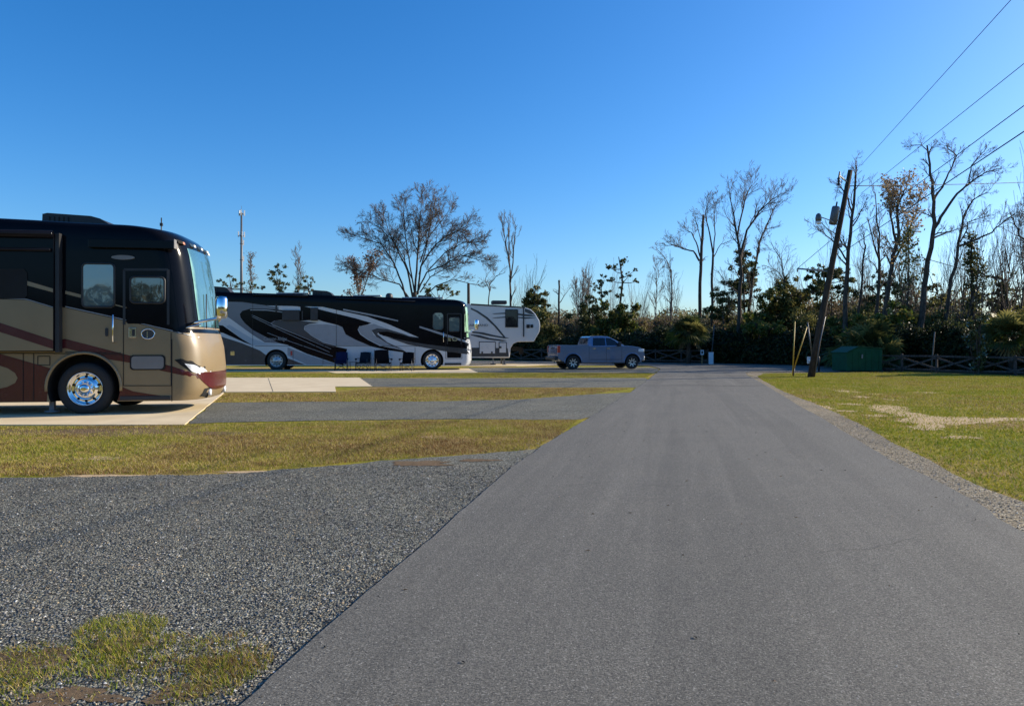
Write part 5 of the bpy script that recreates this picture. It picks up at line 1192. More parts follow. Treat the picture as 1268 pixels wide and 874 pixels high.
px_tree(1, 514, 80, [
 ([(514, 440), (514, 395), (513, 362)], .38, .28, (0,), 1),
 ([(505, 375), (498, 352), (487, 325), (472, 302), (455, 297), (432, 290)], .14, .025, (23, 10, 7), 2.35),
 ([(511, 368), (505, 335), (492, 310), (482, 288), (474, 264)], .14, .025, (23, 10, 7), 2.35),
 ([(513, 370), (516, 335), (518, 300), (520, 270), (523, 242)], .16, .025, (24, 10, 7), 2.3),
 ([(514, 368), (508, 330), (503, 300), (500, 270), (500, 250)], .11, .025, (21, 10, 7), 2.2),
 ([(517, 365), (521, 330), (535, 308), (550, 293), (562, 288), (580, 279)], .13, .025, (23, 10, 7), 2.35),
 ([(518, 360), (528, 337), (548, 329), (570, 316), (590, 321), (604, 325)], .11, .025, (21, 10, 7), 2.2),
 ([(520, 362), (533, 343), (552, 332), (568, 326)], .09, .02, (16, 9, 7), 2.2), ([(510, 345), (500, 320), (488, 300), (470, 282), (456, 274)], .08, .02, (14, 8, 6), 2.3), ([(520, 325), (530, 295), (548, 272), (556, 260)], .08, .02, (14, 8, 6), 2.3), ([(530, 335), (552, 312), (575, 300), (592, 300)], .08, .02, (18, 10, 7), 2.2),
 ([(508, 372), (495, 352), (472, 346), (450, 336), (428, 333)], .11, .025, (20, 9, 7), 2.4),
 ([(519, 340), (528, 305), (534, 275), (538, 250)], .10, .025, (22, 10, 7), 2.5),
 ([(522, 370), (540, 354), (562, 346), (585, 352), (602, 355)], .09, .02, (12, 6, 5), 1.5)],
 'broad spreading bare tree rising behind the second motorhome', leaves=(['leaf_brown', 'leaf_rust'], 1, .09, .18, 0), keep=.02, tmat='bark', up=.12, mx=3)
px_tree(2, 633, 78, [([(633, 440), (633, 400), (632, 360), (631, 325), (629, 300)], .20, .05, (7, 5, 4), 2.0), ([(632, 350), (635, 325), (637, 300), (638, 278)], .1, .03, (9, 5, 4), 1.8), ([(631, 330), (627, 305), (624, 285), (622, 275)], .08, .03, (9, 5, 4), 1.7), ([(632, 315), (630, 295), (629, 274)], .07, .02, (8, 4, 4), 1.4)],
 'slender upright bare tree above the fifth-wheel trailer', up=.5, ang=(14, 34), t0=.25)
px_tree(3, 605, 72, [([(604, 420), (605, 370), (607, 352), (614, 342), (626, 337)], .08, .02, (7, 4), 1.6), ([(606, 360), (601, 348), (603, 338)], .05, .02, (5, 4), 1.3)], 'small crooked bare sapling between the two trailers', mx=2, up=.2)
px_tree(4, 692, 66, [([(692, 440), (692, 400), (692, 372), (692, 347)], .14, .09, (3, 3), .9), ([(692, 376), (699, 366), (706, 356)], .05, .015, (5, 4), 1.1)], 'thin snapped bare trunk with one side limb left of the pickup', mx=2)
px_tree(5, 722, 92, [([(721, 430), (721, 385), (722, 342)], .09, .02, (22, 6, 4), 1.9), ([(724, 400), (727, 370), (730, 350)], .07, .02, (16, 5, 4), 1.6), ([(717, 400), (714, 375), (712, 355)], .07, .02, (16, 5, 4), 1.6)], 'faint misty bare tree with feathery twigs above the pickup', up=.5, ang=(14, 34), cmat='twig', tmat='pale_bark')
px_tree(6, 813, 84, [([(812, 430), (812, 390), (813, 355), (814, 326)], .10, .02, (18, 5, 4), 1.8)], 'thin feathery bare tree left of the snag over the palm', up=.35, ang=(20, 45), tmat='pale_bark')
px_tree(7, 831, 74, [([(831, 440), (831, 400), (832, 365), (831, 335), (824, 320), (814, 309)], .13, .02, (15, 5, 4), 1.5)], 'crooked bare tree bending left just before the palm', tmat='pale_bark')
px_tree(8, 867, 64, [([(866, 445), (867, 400), (867, 350), (869, 305), (871, 266)], .21, .12, (4, 4, 3), .8), ([(866, 323), (859, 311), (846, 308), (830, 302)], .11, .03, (10, 6, 4), 1.7), ([(867, 318), (862, 300), (856, 288), (849, 285)], .08, .03, (9, 5, 4), 1.3), ([(868, 300), (865, 285), (861, 268)], .05, .02, (7, 4, 3), 1.0)], 'thick snapped trunk with a long limb reaching left, above the palm', t0=.45)
px_tree(9, 881, 62, [([(881, 445), (882, 390), (882, 350), (883, 315)], .15, .11, (2, 3), .7), ([(883, 315), (879, 290), (873, 265), (878, 248)], .09, .02, (12, 6, 4), 1.7), ([(883, 318), (886, 290), (884, 265), (888, 247)], .07, .02, (10, 5, 4), 1.5), ([(884, 318), (892, 303), (908, 297)], .05, .015, (6, 4, 3), 1.0)], 'slim bare tree forking in two right of the snapped trunk', t0=.4)
px_tree(10, 914, 58, [([(914, 445), (915, 390), (917, 340), (915, 300), (908, 268), (903, 238)], .22, .03, (14, 6, 5), 2.3), ([(917, 315), (925, 285), (940, 262), (955, 248), (968, 240)], .12, .02, (15, 6, 5), 2.1), ([(913, 295), (918, 265), (925, 240), (932, 225)], .09, .02, (13, 6, 5), 2.0)], 'tall arching bare tree with a wide feathery top, middle of the row', up=.3)
px_tree(11, 926, 60, [([(924, 445), (926, 400), (932, 345), (940, 300), (950, 278), (962, 252)], .19, .03, (13, 6, 4), 1.7)], 'bare tree leaning right beside the tall arching one', up=.3, t0=.45)
px_tree(12, 974, 56, [([(975, 445), (974, 390), (972, 350), (967, 322), (955, 300)], .11, .02, (12, 5, 4), 1.8), ([(973, 350), (962, 335), (945, 328)], .05, .015, (7, 4, 4), 1.2)], 'thin spindly bare tree left of the leaning utility pole')
px_tree(13, 1048, 46, [([(1045, 440), (1047, 380), (1050, 330), (1055, 270), (1058, 225), (1060, 205)], .21, .04, (11, 6, 5), 1.5), ([(1050, 325), (1037, 305), (1024, 292), (1012, 283)], .07, .02, (10, 6, 4), 1.2), ([(1055, 262), (1047, 240), (1036, 228)], .07, .02, (9, 5, 4), 1.1), ([(1056, 280), (1066, 262), (1073, 250)], .05, .02, (7, 4, 4), 1.0)], 'bare tree directly behind the leaning utility pole', t0=.35)
px_tree(14, 1065, 47, [([(1064, 440), (1064, 385), (1068, 340), (1071, 305), (1069, 290)], .12, .03, (11, 5, 4), 1.1)], 'short dark bare tree just right of the utility pole')
px_tree(15, 1086, 46, [([(1084, 440), (1085, 385), (1090, 335), (1088, 290), (1084, 240)], .17, .03, (13, 6, 4), 1.4), ([(1090, 330), (1082, 300), (1075, 270)], .09, .02, (9, 5, 4), 1.2)], 'dark bare tree, left one of the twin trunks', up=.4, ang=(16, 40))
px_tree(16, 1095, 45, [([(1094, 440), (1096, 385), (1105, 330), (1112, 290), (1112, 255), (1120, 235)], .22, .04, (14, 6, 5), 1.6), ([(1106, 325), (1120, 300), (1132, 270), (1140, 240)], .1, .02, (12, 6, 5), 1.5), ([(1110, 300), (1102, 265), (1100, 238)], .1, .02, (12, 6, 5), 1.4)], 'leaning tree holding tan leaves in its top', leaves=(['leaf_tan', 'leaf_tan', 'leaf_brown'], 2, .105, .16, 6.2), keep=.45, up=.4)
px_tree(17, 1141, 42, [([(1138, 445), (1142, 385), (1148, 340), (1155, 290), (1157, 250), (1152, 215), (1148, 180)], .23, .05, (10, 6, 5), 1.25), ([(1157, 283), (1170, 262), (1185, 240), (1202, 225), (1220, 214), (1237, 209)], .11, .02, (14, 6, 5), 1.2), ([(1156, 250), (1166, 232), (1174, 215), (1184, 193), (1172, 180)], .08, .02, (12, 6, 5), 1.2), ([(1200, 226), (1203, 205), (1222, 183)], .05, .015, (9, 6, 4), .9), ([(1156, 295), (1172, 288), (1186, 284)], .07, .02, (6, 5, 4), .9), ([(1149, 190), (1142, 180), (1130, 180)], .04, .015, (8, 5, 4), .8)], 'tallest bare tree with long limbs reaching right, near the right edge', t0=.45)
px_tree(18, 1174, 43, [([(1170, 445), (1172, 395), (1179, 345), (1188, 300), (1192, 270), (1204, 248), (1222, 238)], .16, .02, (14, 6, 5), 1.2), ([(1187, 305), (1208, 297), (1228, 288), (1245, 272), (1262, 262)], .08, .02, (13, 6, 5), 1.3), ([(1189, 300), (1200, 275), (1220, 268)], .05, .02, (9, 5, 4), 1.0)], 'leaning bare tree with a drooping limb right of the tallest one', t0=.5)
px_tree(19, 1296, 46, [([(1300, 450), (1296, 400), (1290, 350), (1283, 310), (1262, 292), (1255, 270)], .2, .03, (12, 6, 5), 1.5), ([(1288, 330), (1284, 290), (1275, 260)], .1, .02, (11, 6, 5), 1.4), ([(1290, 345), (1272, 325), (1258, 310)], .06, .02, (9, 5, 4), 1.1)], 'bare tree whose limbs hang in at the right edge', t0=.4)
px_tree(20, 1205, 44, [([(1204, 445), (1203, 390), (1204, 340), (1203, 295)], .13, .05, (26, 4, 3), .45)], 'ivy-wrapped narrow trunk behind the dark round bush', name='ivy_tree', group='evergreen trees beyond the fence', leaves=(['leaf_dark', 'leaf_olive', 'needle'], 3, .12, .14, 1.5), keep=.7, t0=.15, ang=(50, 85))
px_tree(21, 1124, 43, [([(1122, 445), (1123, 390), (1126, 340), (1125, 290)], .09, .03, (16, 4, 3), 1.0)], 'slender tree with scattered evergreen tufts left of the tallest one', name='leafy_tree', group='evergreen trees beyond the fence', leaves=(['needle', 'leaf_olive', 'leaf_dark'], 5, .11, .16, 2.5), keep=.45, t0=.35, ang=(45, 80))
px_tree(22, 1215, 43, [([(1216, 445), (1217, 400), (1219, 350), (1216, 325)], .06, .02, (13, 4, 3), .7)], 'thin leafy sapling right of the ivy-wrapped trunk', name='leafy_tree', group='evergreen trees beyond the fence', leaves=(['needle', 'leaf_olive'], 3, .10, .15, 2.0), keep=.4)
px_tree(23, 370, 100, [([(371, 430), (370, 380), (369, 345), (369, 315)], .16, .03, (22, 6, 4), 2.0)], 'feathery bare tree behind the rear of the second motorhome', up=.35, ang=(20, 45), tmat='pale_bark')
px_tree(24, 311, 100, [([(311, 430), (311, 380), (311, 345), (310, 320)], .12, .03, (20, 5, 4), 1.5)], 'reddish-brown winter tree just right of the communications mast', leaves=(['leaf_brown'], 1, .14, .2, 5), keep=.35, up=.4, ang=(20, 45), name='rusty_tree')
px_tree(25, 443, 82, [([(446, 430), (446, 390), (444, 355), (436, 330)], .14, .03, (16, 6, 4), 1.9), ([(446, 370), (455, 345), (460, 322)], .1, .02, (14, 6, 4), 1.8)], 'low rust-leaved tree at the left foot of the broad bare tree', leaves=(['leaf_brown', 'leaf_rust', 'leaf_brown'], 2, .15, .22, 3), keep=.5, up=.3, name='rusty_tree')
# pines / evergreens: trunk polyline + needle puffs
def puff_tree(base_px, Y, trunks, puffs, label, mats=('needle', 'leaf_dark', 'needle'), name='pine_tree', size=.125, dens=55, group='evergreen trees beyond the fence', seed=0, flat=.8):
    X = Wd(base_px, 426, Y).x; O = Vector((X, Y, 0)); t = empty(name, O, 0, label, 'tree', group); R_ = random.Random(seed + base_px); m_ = MB(); allp = []
    for pts, r0, r1 in trunks:
        P = [Wd(a, b_, Y) - O for a, b_ in pts]
        if pts[0][1] > 400: P[0].z = -.2
        m_.tube(P, [r0 + (r1 - r0) * i / (len(P) - 1) for i in range(len(P))], 'bark', 7, cap=False); allp += [P[i].lerp(P[i + 1], k / 4) for i in range(len(P) - 1) for k in range(4)]
    bl = []
    for px, py, w_, h_ in puffs:
        c_ = Wd(px, py, Y) - O + Vector((0, R_.uniform(-1, 1) * w_ * .05, 0)); s_ = Y / F_PX
        near = min(allp, key=lambda q: (q - c_ + Vector((0, 0, .5))).length); m_.tube([near, near.lerp(c_, .5) + Vector((0, 0, -.1)), c_], [.05, .035, .012], 'bark', 4, cap=False)
        nsub = max(4, int(w_ / 2.0))
        for _ in range(nsub):
            o_ = Vector((R_.gauss(0, .33) * w_ * s_, R_.gauss(0, .33) * w_ * s_, R_.gauss(0, .42) * h_ * s_)); rr = R_.uniform(.12, .36) * min(w_, h_ * 1.5) * s_
            cc = c_ + o_; m_.tube([c_, cc], [.015, .006], 'twig', 3, cap=False)
            bl.append((tuple(cc), (rr, rr, rr * flat), 4 + rr * rr * dens * 12))
    m_.build('trunk', t); C = blob_points(bl, 1); mi_ = (rt.uniform(0, 1, len(C)) * len(mats)).astype(int); leaf_mesh('crown', C, size * rt.uniform(.5, 1.2, len(C)), list(mats), mi_, t, el=2.4); return t
puff_tree(770, 72, [([(765, 440), (766, 390), (771, 350), (768, 328), (766, 318)], .14, .04), ([(746, 440), (745, 390), (745, 362), (744, 350)], .09, .03)],
 [(771, 326, 8, 6), (775, 322, 5, 4), (758, 332, 12, 5), (752, 331, 6, 4), (748, 348, 14, 12), (737, 354, 10, 6), (744, 362, 10, 7), (758, 347, 9, 5), (770, 341, 5, 8), (779, 340, 7, 5), (786, 335, 6, 3), (790, 348, 12, 3), (764, 363, 9, 7), (768, 357, 7, 8), (752, 363, 8, 8)], 'straggly windswept pine above the pickup cab')
puff_tree(662, 64, [([(664, 445), (663, 400), (662, 360)], .13, .04)], [(662, 358, 12, 8), (657, 366, 16, 10), (668, 369, 18, 9), (660, 378, 24, 12), (672, 384, 22, 12), (664, 392, 30, 14)], 'olive evergreen standing right of the trailer nose', mats=('leaf_olive', 'leaf_dark', 'needle'), size=.15, dens=55)
puff_tree(922, 60, [([(922, 445), (922, 400), (921, 350), (920, 318)], .12, .03)], [(918, 318, 16, 10), (926, 328, 22, 10), (912, 334, 18, 9), (934, 340, 22, 10), (918, 348, 32, 11), (932, 358, 26, 9), (910, 360, 20, 8), (924, 372, 26, 10)], 'dense dark pine crown behind the tall arching tree')
puff_tree(1022, 52, [([(1024, 445), (1023, 400), (1021, 350), (1020, 336)], .11, .03)], [(1014, 338, 18, 8), (1026, 334, 18, 8), (1004, 342, 14, 7), (1038, 342, 20, 10), (1050, 346, 14, 9), (1030, 352, 24, 8), (1010, 355, 18, 8), (1046, 360, 16, 8), (1000, 362, 16, 10)], 'spreading pine crown crossing behind the leaning utility pole')
puff_tree(992, 55, [([(990, 445), (990, 400), (991, 360)], .1, .04)], [(985, 352, 24, 12), (1000, 360, 22, 12), (978, 366, 26, 14), (992, 378, 34, 16), (1008, 385, 26, 14), (975, 392, 34, 16)], 'olive leafy tree left of the leaning pole', mats=('leaf_olive', 'leaf_dark', 'leaf_olive'), dens=50)
puff_tree(950, 56, [([(950, 445), (951, 400), (953, 375)], .1, .04)], [(958, 362, 22, 12), (948, 372, 24, 12), (968, 376, 22, 12), (955, 388, 40, 16), (940, 398, 26, 14), (968, 402, 36, 16)], 'round olive-green tree in the middle of the wood edge', mats=('leaf_olive', 'leaf_green', 'leaf_dark'), dens=50)
puff_tree(894, 60, [([(896, 445), (896, 400), (895, 375)], .09, .03)], [(892, 366, 16, 10), (902, 374, 20, 12), (890, 384, 24, 12), (904, 392, 24, 12)], 'small olive tree between the palm and the arching tree', mats=('leaf_olive', 'needle', 'leaf_dark'), dens=45)
puff_tree(1092, 48, [([(1094, 445), (1096, 400), (1097, 345)], .1, .03)], [(1096, 344, 18, 10), (1086, 356, 20, 9), (1106, 358, 18, 9), (1092, 370, 26, 10), (1080, 382, 20, 10), (1112, 378, 18, 9)], 'dark pine among the twin trunks', mats=('needle', 'leaf_dark'), dens=45)
puff_tree(1243, 48, [([(1242, 445), (1241, 400), (1241, 350), (1241, 335)], .12, .04)], [(1236, 345, 10, 6), (1250, 340, 7, 5), (1232, 358, 18, 10), (1246, 364, 22, 9), (1224, 368, 16, 9), (1238, 376, 26, 11), (1258, 378, 20, 10), (1226, 388, 20, 10)], 'ragged dark evergreen near the right edge', mats=('leaf_dark', 'needle', 'leaf_olive'), dens=50)
puff_tree(1172, 50, [([(1166, 445), (1164, 400), (1160, 350)], .07, .03)], [(1150, 336, 12, 8), (1164, 352, 12, 7), (1150, 356, 14, 8), (1172, 372, 20, 10), (1156, 378, 18, 10)], 'thin evergreen behind the tallest bare tree', mats=('needle', 'leaf_olive'), dens=40)
puff_tree(345, 96, [([(345, 440), (345, 390), (346, 345)], .15, .05)], [(340, 332, 9, 6), (335, 337, 9, 6), (347, 339, 11, 7), (343, 347, 16, 8), (355, 351, 12, 7), (349, 358, 18, 7)], 'dark flat-topped evergreen behind the rear of the second motorhome', mats=('leaf_dark', 'needle'), size=.14, dens=34)
puff_tree(383, 96, [([(382, 440), (382, 390), (382, 350)], .13, .04)], [(380, 344, 8, 5), (387, 349, 7, 5), (378, 353, 12, 7), (368, 357, 11, 6), (386, 358, 9, 6)], 'smaller evergreen right of the flat-topped one', mats=('needle', 'leaf_olive', 'leaf_dark'), size=.14, dens=34)
puff_tree(285, 96, [([(286, 440), (286, 390), (286, 348)], .13, .04)], [(284, 343, 8, 5), (272, 347, 8, 5), (290, 348, 7, 5), (300, 350, 9, 4), (312, 354, 11, 5), (326, 357, 8, 4), (282, 354, 13, 6)], 'low evergreen over the first coach mirror, left of the mast', mats=('needle', 'leaf_olive', 'leaf_dark'), size=.14, dens=34)
puff_tree(545, 84, [([(545, 440), (545, 400), (544, 365)], .14, .05)], [(528, 353, 10, 5), (540, 354, 13, 6), (552, 358, 14, 6), (530, 361, 17, 7), (560, 364, 10, 5)], 'low glossy evergreen at the right foot of the broad bare tree', mats=('leaf_olive', 'leaf_green', 'leaf_dark'), size=.14, dens=34)
puff_tree(735, 66, [([(735, 445), (734, 410), (733, 380)], .12, .04)], [(733, 374, 16, 10), (727, 384, 22, 12), (740, 388, 24, 12), (730, 400, 30, 14), (738, 412, 34, 14)], 'dark rounded evergreen behind the pickup bed', mats=('leaf_dark', 'needle'), dens=55)
puff_tree(768, 62, [([(770, 445), (768, 410), (767, 390)], .1, .04)], [(764, 388, 24, 12), (778, 394, 22, 12), (754, 398, 22, 12), (770, 406, 40, 16), (786, 412, 24, 14), (756, 418, 36, 14)], 'brighter green leafy tree behind the pickup cab', mats=('leaf_green', 'leaf_olive', 'leaf_dark'), dens=55, size=.17)
puff_tree(1112, 42, [([(1112, 445), (1112, 420), (1111, 400)], .07, .03)], [(1108, 388, 24, 14), (1124, 394, 22, 12), (1110, 402, 40, 16), (1096, 408, 22, 14)], 'yellow-green leafy bush tree behind the dumpster', mats=('leaf_green', 'leaf_olive'), dens=55, size=.15)
puff_tree(938, 52, [([(940, 445), (940, 420), (940, 405)], .07, .03)], [(935, 402, 22, 12), (948, 408, 24, 12), (955, 416, 24, 12)], 'sunlit yellow-green bush left of the yellow guards', mats=('leaf_green', 'leaf_green', 'leaf_olive'), dens=50, size=.16)
# shrubs: copies of a few kinds
def make_shrub(name, kinds, w_, h_, n, seed, size=.10, stems=7, holes=.3):
    t = empty(name, (0, 0, 0)); R_ = random.Random(seed); m_ = MB(); bl = []
    for k in range(stems):
        a = R_.uniform(0, 6.28); e = Vector((math.cos(a) * w_ * .38 * R_.random(), math.sin(a) * w_ * .38 * R_.random(), h_ * R_.uniform(.6, .95))); m_.tube([Vector((0, 0, -.1)), e * .5 + Vector((R_.gauss(0, .1), R_.gauss(0, .1), 0)), e], [.045, .03, .008], 'bark', 4, cap=False)
    for k in range(16):
        a = R_.uniform(0, 6.28); q = R_.random() ** .6; z = h_ * R_.uniform(.08, .88); lim = w_ * .42 * math.sqrt(max(.1, 1 - (z / h_ - .35) ** 2 * 1.6))
        r_ = R_.uniform(.12, .26) * min(w_, h_ * 1.3); bl.append(((math.cos(a) * q * lim, math.sin(a) * q * lim, z), (r_, r_, r_ * .75), n / 16))
    m_.build('stem', t); C = blob_points(bl, 1); C = C[C[:, 2] > .02]; mi_ = (rt.uniform(0, 1, len(C)) * len(kinds)).astype(int); leaf_mesh('foliage', C, size * rt.uniform(.5, 1.3, len(C)), kinds, mi_, t); return t
protos = {'olive': make_shrub('shrub', ['leaf_olive', 'leaf_dark', 'leaf_olive'], 3.4, 3.6, 9000, 1), 'green': make_shrub('shrub', ['leaf_green', 'leaf_olive', 'leaf_dark'], 3.0, 3.2, 9000, 2),
          'dark': make_shrub('shrub', ['leaf_dark', 'vine_dark'], 3.4, 3.2, 10000, 3), 'brown': make_shrub('brush', ['leaf_brown', 'twig', 'leaf_olive'], 3.2, 3.6, 3200, 4, .08, 26), 'dome': make_shrub('dome_bush', ['vine_dark', 'leaf_dark'], 4, 3, 15000, 6, .11), 'gloss': make_shrub('glossy_shrub', ['leaf_gloss', 'leaf_gloss', 'leaf_dark'], 1.3, 4.0, 2200, 8, .10)}
used = set()
SH = [('olive', 676, 64, 1.0, 1.0, 'wide olive shrub directly right of the trailer nose'), ('brown', 702, 65, 1.0, 1.0, 'brown leafless brush behind the tail of the pickup'), ('brown', 795, 66, 1.0, 1.1, 'tawny brush ahead of the pickup bonnet'), ('brown', 818, 68, 1.1, 1.2, 'grey-brown brush left of the palm'),
 ('dark', 800, 58, 1.1, .62, 'low dark shrub in front of the pickup nose, behind the fence'), ('dark', 826, 57, 1.2, .95, 'dark shrub mound left of the palm'), ('brown', 905, 64, .9, 1.2, 'brown brush in front of the shed'), ('olive', 928, 58, 1.0, 1.1, 'olive shrub under the arching tree'), ('olive', 1003, 52, .9, 1.2, 'olive shrub under the guy guards'), ('green', 1038, 47, .9, 1.1, 'leafy shrub right behind the leaning utility pole'),
 ('olive', 1062, 48, .9, 1.2, 'olive shrub left of the palmetto behind the dumpster'), ('dark', 1128, 41, .9, .8, 'dark shrub behind the thin pale pole'), ('dome', 1182, 39.5, .78, .92, 'dark dome-shaped bush behind the right-hand fence'), ('olive', 1150, 44, .9, 1.05, 'olive shrub at the foot of the tallest bare tree'), ('green', 1228, 40, .75, .95, 'bright leafy shrub left of the right-hand palm'), ('gloss', 1212, 33.9, .8, .88, 'tall glossy-leaved shrub growing through the right-hand fence'),
 ('olive', 1275, 40, 1.0, 1.0, 'olive shrub cut by the right edge of the view'), ('brown', 1200, 46, .8, 1.1, 'brown brush behind the ivy-wrapped trunk'), ('dark', 655, 66, 1.0, .9, 'dark shrub under the trailer nose'), ('olive', 1095, 45, .8, 1.0, 'olive shrub above the dumpster lid'), ('dark', 760, 60, 1.1, .7, 'dark low shrub hidden behind the pickup cab'), ('dark', 716, 62, 1.1, .7, 'dark low shrub hidden behind the pickup bed')]
for i, (k, px, Y, sx, sz, lab) in enumerate(SH):
    o = protos[k] if k not in used else copy_tree(protos[k]); used.add(k); o.location = (Wd(px, 426, Y).x, Y, 0); o.rotation_euler = (0, 0, i * 1.7); o.scale = (sx, sx, sz); tag(o, lab, 'shrub', 'shrubs along the wood edge')
# palms
def make_palm(h, nf, fl, seed, name='palm_tree', dead=4):
    t = empty(name, (0, 0, 0)); R_ = random.Random(seed); m_ = MB()
    if h > .3: m_.tube([(0, 0, -.1), (.02, 0, h * .5), (0, 0, h)], [.17, .15, .19], 'bark', 12); 
    for k in range(int(h * 9)): a = k * 2.4; z = .15 + k / 9; m_.bar((.15 * math.cos(a), .15 * math.sin(a), z), (.26 * math.cos(a), .26 * math.sin(a), z + .18), .07, .03, 'bark')
    if h > .3: m_.build('trunk', t)
    cr = MB()
    for k in range(nf):
        az = k * 2.399 + R_.uniform(-.2, .2); el = R(R_.uniform(-28, 85)); isdead = k < dead
        if isdead: el = R(R_.uniform(-60, -40))
        d = Vector((math.cos(az) * math.cos(el), math.sin(az) * math.cos(el), math.sin(el))); P0 = Vector((0, 0, h)); L1 = fl * R_.uniform(.25, .65); P1_ = P0 + d * L1 + Vector((0, 0, -.04)); cr.tube([P0, P0.lerp(P1_, .5) + Vector((0, 0, .03)), P1_], [.02, .016, .01], 'leaf_olive', 4, cap=False)
        side = d.cross(Vector((0, 0, 1))).normalized(); side.rotate(Matrix.Rotation(R_.uniform(-1.1, 1.1), 3, d)); nrm = side.cross(d).normalized(); mat = 'leaf_tan' if isdead else ('leaf_green' if R_.random() < .15 else 'leaf_olive' if R_.random() < .4 else 'leaf_dark')
        nb = 15
        for j in range(nb):
            a = R(-105 + 210 * j / (nb - 1)); bd = (d * math.cos(a) + side * math.sin(a)).normalized(); bl_ = fl * .55 * (1 - .25 * abs(a) / 2) * R_.uniform(.85, 1.1); wv = bd.cross(nrm).normalized() * .045
            q1 = P1_ + bd * bl_ * .6 + Vector((0, 0, -.03)); q2 = P1_ + bd * bl_ + Vector((0, 0, -.16 - .1 * R_.random()))
            cr.add([P1_ - wv * .4, P1_ + wv * .4, q1 + wv, q1 - wv, q2], [(0, 1, 2, 3), (3, 2, 4)], mat)
    cr.build('crown', t); return t
pt = make_palm(2.3, 70, 1.8, 3, dead=2); pt.location = (Wd(852.5, 426, 52.5).x, 52.5, 0); pt.scale = (1, 1, 1.0); tag(pt, 'full cabbage palm on a short trunk behind the far fence', 'palm', 'palms along the wood edge')
for px, Y, s_, lab, rz in ((1253, 34.8, .80, 'palm with a thin trunk rising behind the right-hand fence', 1.0),):
    c_ = copy_tree(pt); c_.location = (Wd(px, 426, Y).x, Y, 0); c_.scale = (s_, s_, s_); c_.rotation_euler = (0, 0, rz); tag(c_, lab, 'palm')
pm = make_palm(.25, 34, 1.5, 9, 'palmetto', 2)
for i, (px, Y, s_, lab) in enumerate(((1078, 41, 1.5, 'large palmetto with arching fans behind the dumpster'), (1092, 39.8, 1.05, 'pale sunlit palmetto at the right corner of the dumpster'), (1056, 43, 1.3, 'palmetto left of the dumpster roof'), (1236, 37.5, 1.1, 'palmetto behind the right-hand fence'), (1128, 43.5, 1.2, 'palmetto beside the tallest tree trunk'))):
    o = pm if i == 0 else copy_tree(pm); o.location = (Wd(px, 426, Y).x, Y, .35 * s_); o.scale = (s_, s_, s_); o.rotation_euler = (0, 0, i * 1.3); tag(o, lab, 'palm', 'palmettos along the wood edge')
# dense vine thicket (uncountable), along the wood edge
def interp_path(P, t):
    k = t * (len(P) - 1); i = min(int(k), len(P) - 2); return [a + (b_ - a) * (k - i) for a, b_ in zip(P[i], P[i + 1])]
EDGE = [(-9, 71, 2.2), (-2, 66, 2.2), (3, 62, 1.9), (8, 59, 1.9), (10.5, 57, 2.4), (13, 55.5, 2.6), (15, 54, 2.3), (17.5, 50.5, 2.2), (19.5, 47, 2.1), (20.6, 43.5, 2.0), (22.0, 40.5, 2.0), (24.0, 36.5, 2.1), (26.5, 33, 2.2), (32, 31, 2.4)]
def thicket(name, label, path, n, size, mats, depth, hk, seed, base=0., ru=.22):
    r = np.random.RandomState(seed); T = r.uniform(0, 1, n); PA = np.array(path); k = T * (len(PA) - 1); i = np.minimum(k.astype(int), len(PA) - 2); f_ = (k - i)[:, None]; Q = PA[i] * (1 - f_) + PA[i + 1] * f_
    d = PA[i + 1] - PA[i]; nx, ny = -d[:, 1], d[:, 0]; l = np.hypot(nx, ny); nx /= l; ny /= l; s_ = np.where((ny > 0), 1, -1); nx *= s_; ny *= s_
    if name == 'near_woods': nx, ny = -nx, -ny
    dep = r.uniform(0, 1, n) ** 1.5 * depth; H = Q[:, 2] * hk * (1 + ru * fbm(Q[:, 0], Q[:, 1], .9, seed) + .18 * fbm(Q[:, 0], Q[:, 1], 3.1, seed + 1)) ; zz = r.uniform(0, 1, n) ** .8
    bulge = .5 * fbm(Q[:, 0] * 2 + zz * 3, Q[:, 1] * 2 - zz * 2, 1.4, seed + 2)
    prof = np.sqrt(np.clip(1 - (zz - .3) ** 2 * 1.7, .02, 1)); off = (1 - prof) * depth * .5 + dep + bulge * .8
    C = np.stack([Q[:, 0] + nx * off, Q[:, 1] + ny * off, base + zz * H], 1)
    mi_ = (r.uniform(0, 1, n) * len(mats)).astype(int); o = leaf_mesh(name, C, size * r.uniform(.5, 1.3, n), mats, mi_); tag(o, label, None, kind='stuff')
    return o
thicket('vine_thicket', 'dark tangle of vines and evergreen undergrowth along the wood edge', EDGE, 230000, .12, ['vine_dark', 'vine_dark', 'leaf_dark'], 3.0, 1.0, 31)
# opaque dark core added inside the thicket so that no light leaks through
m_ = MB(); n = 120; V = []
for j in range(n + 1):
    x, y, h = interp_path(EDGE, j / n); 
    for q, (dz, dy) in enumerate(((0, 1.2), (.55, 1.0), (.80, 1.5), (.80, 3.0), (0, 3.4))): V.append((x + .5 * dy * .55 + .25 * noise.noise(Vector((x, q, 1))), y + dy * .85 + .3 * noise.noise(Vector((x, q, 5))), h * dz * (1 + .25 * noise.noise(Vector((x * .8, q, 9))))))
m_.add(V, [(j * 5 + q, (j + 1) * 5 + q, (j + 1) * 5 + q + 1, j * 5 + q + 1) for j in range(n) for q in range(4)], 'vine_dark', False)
tag(m_.build('thicket_light_block'), 'opaque dark core added inside the vine thicket to block light', None, kind='stuff')
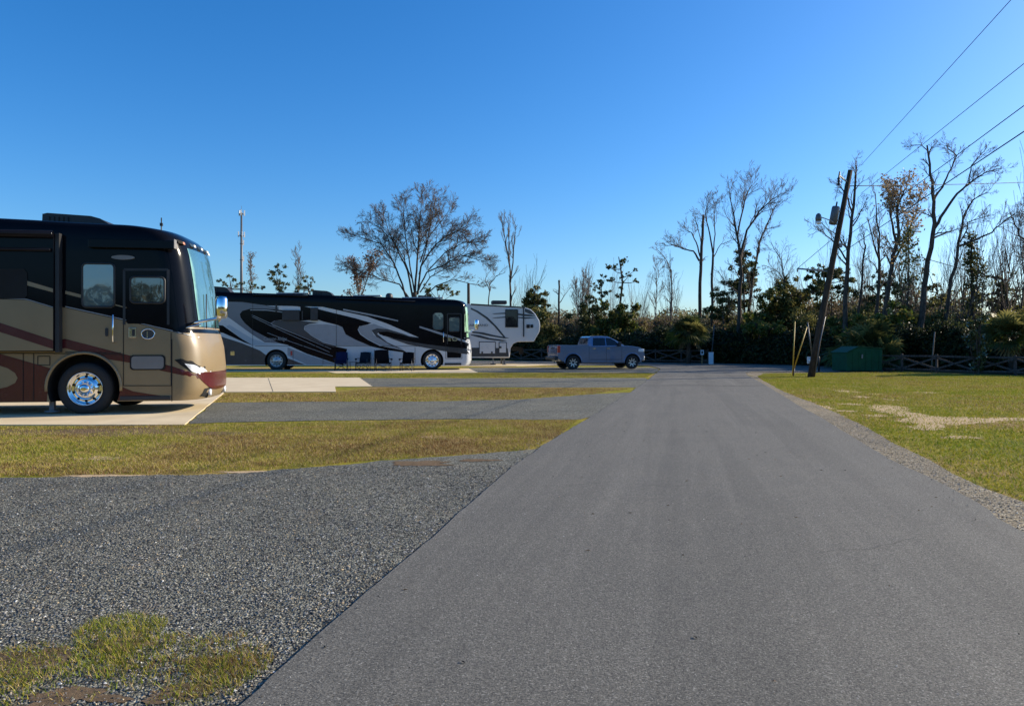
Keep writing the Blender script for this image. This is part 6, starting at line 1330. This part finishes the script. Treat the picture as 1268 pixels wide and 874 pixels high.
# mid-depth undergrowth and far woods
TOP2 = [(560, 395), (650, 384), (700, 392), (735, 388), (770, 392), (800, 412), (830, 412), (850, 395), (880, 395), (900, 388), (940, 388), (970, 378), (1000, 372), (1030, 380), (1060, 378), (1090, 384), (1120, 392), (1150, 398), (1180, 390), (1205, 398), (1235, 386), (1290, 388)]
EDGE2 = []
for px_, py_ in TOP2:
    Y_ = interp(px_, [(560, 74), (650, 71), (850, 62), (1000, 54), (1100, 48.5), (1290, 43)]); v_ = Wd(px_, py_, Y_ + 2); EDGE2.append((v_.x, Y_, v_.z * .86))
thicket('undergrowth', 'olive and brown understorey behind the vine thicket', EDGE2, 170000, .11, ['leaf_olive', 'leaf_dark', 'leaf_brown', 'needle', 'leaf_brown', 'leaf_brown'], 6.0, .88, 37, base=.6, ru=.36)
RING = [(70, -16, 6.5), (40, -34, 6.0), (10, -40, 6.4), (-25, -38, 6.0), (-60, -30, 6.6)]
thicket('near_woods', 'wood behind the viewpoint, mirrored in the coach windows', RING, 30000, .42, ['leaf_dark', 'leaf_olive', 'leaf_dark'], 6.0, 1.0, 51)
FAR = [(-60, 118, 6.5), (-30, 112, 6.8), (-8, 104, 5.0), (6, 98, 5.0), (16, 92, 4.6), (26, 84, 5.8), (36, 76, 6.2), (50, 66, 6.5), (75, 60, 7)]
thicket('far_woods', 'hazy distant wood seen between the nearer trees', FAR, 160000, .19, ['leaf_olive', 'leaf_brown', 'twig', 'leaf_olive'], 14.0, 1.0, 41, base=0, ru=.36)
# thin leafless stems standing through the understorey
def make_stems(seed, n):
    T = Tree(seed); T.br(Vector((0, 0, -.1)), Vector((.05, 0, 1)), 5.6, .05, 0, 2, (13, 5), up=.5, wig=.08, ang=(15, 40), split=0); t = empty('sapling', (0, 0, 0)); T.t.build('trunk', t); T.c.build('crown', t); return t
sp = [make_stems(200 + k, 1) for k in range(4)]; R_ = random.Random(77); cnt = 0
for k in range(80):
    px = R_.uniform(640, 1275); Y = interp(px, [(640, 68), (850, 62), (1000, 54), (1100, 46), (1275, 41)]) + R_.uniform(0, 12); o = sp[k] if k < 4 else copy_tree(sp[k % 4]); s_ = R_.uniform(.7, 1.5)
    o.location = (Wd(px, 426, Y).x, Y, 0); o.scale = (s_, s_, s_ * R_.uniform(.9, 1.2)); o.rotation_euler = (R_.gauss(0, .11), R_.gauss(0, .11), R_.uniform(0, 6)); tag(o, 'thin leafless sapling among the understorey of the wood', 'sapling', 'leafless saplings in the wood')
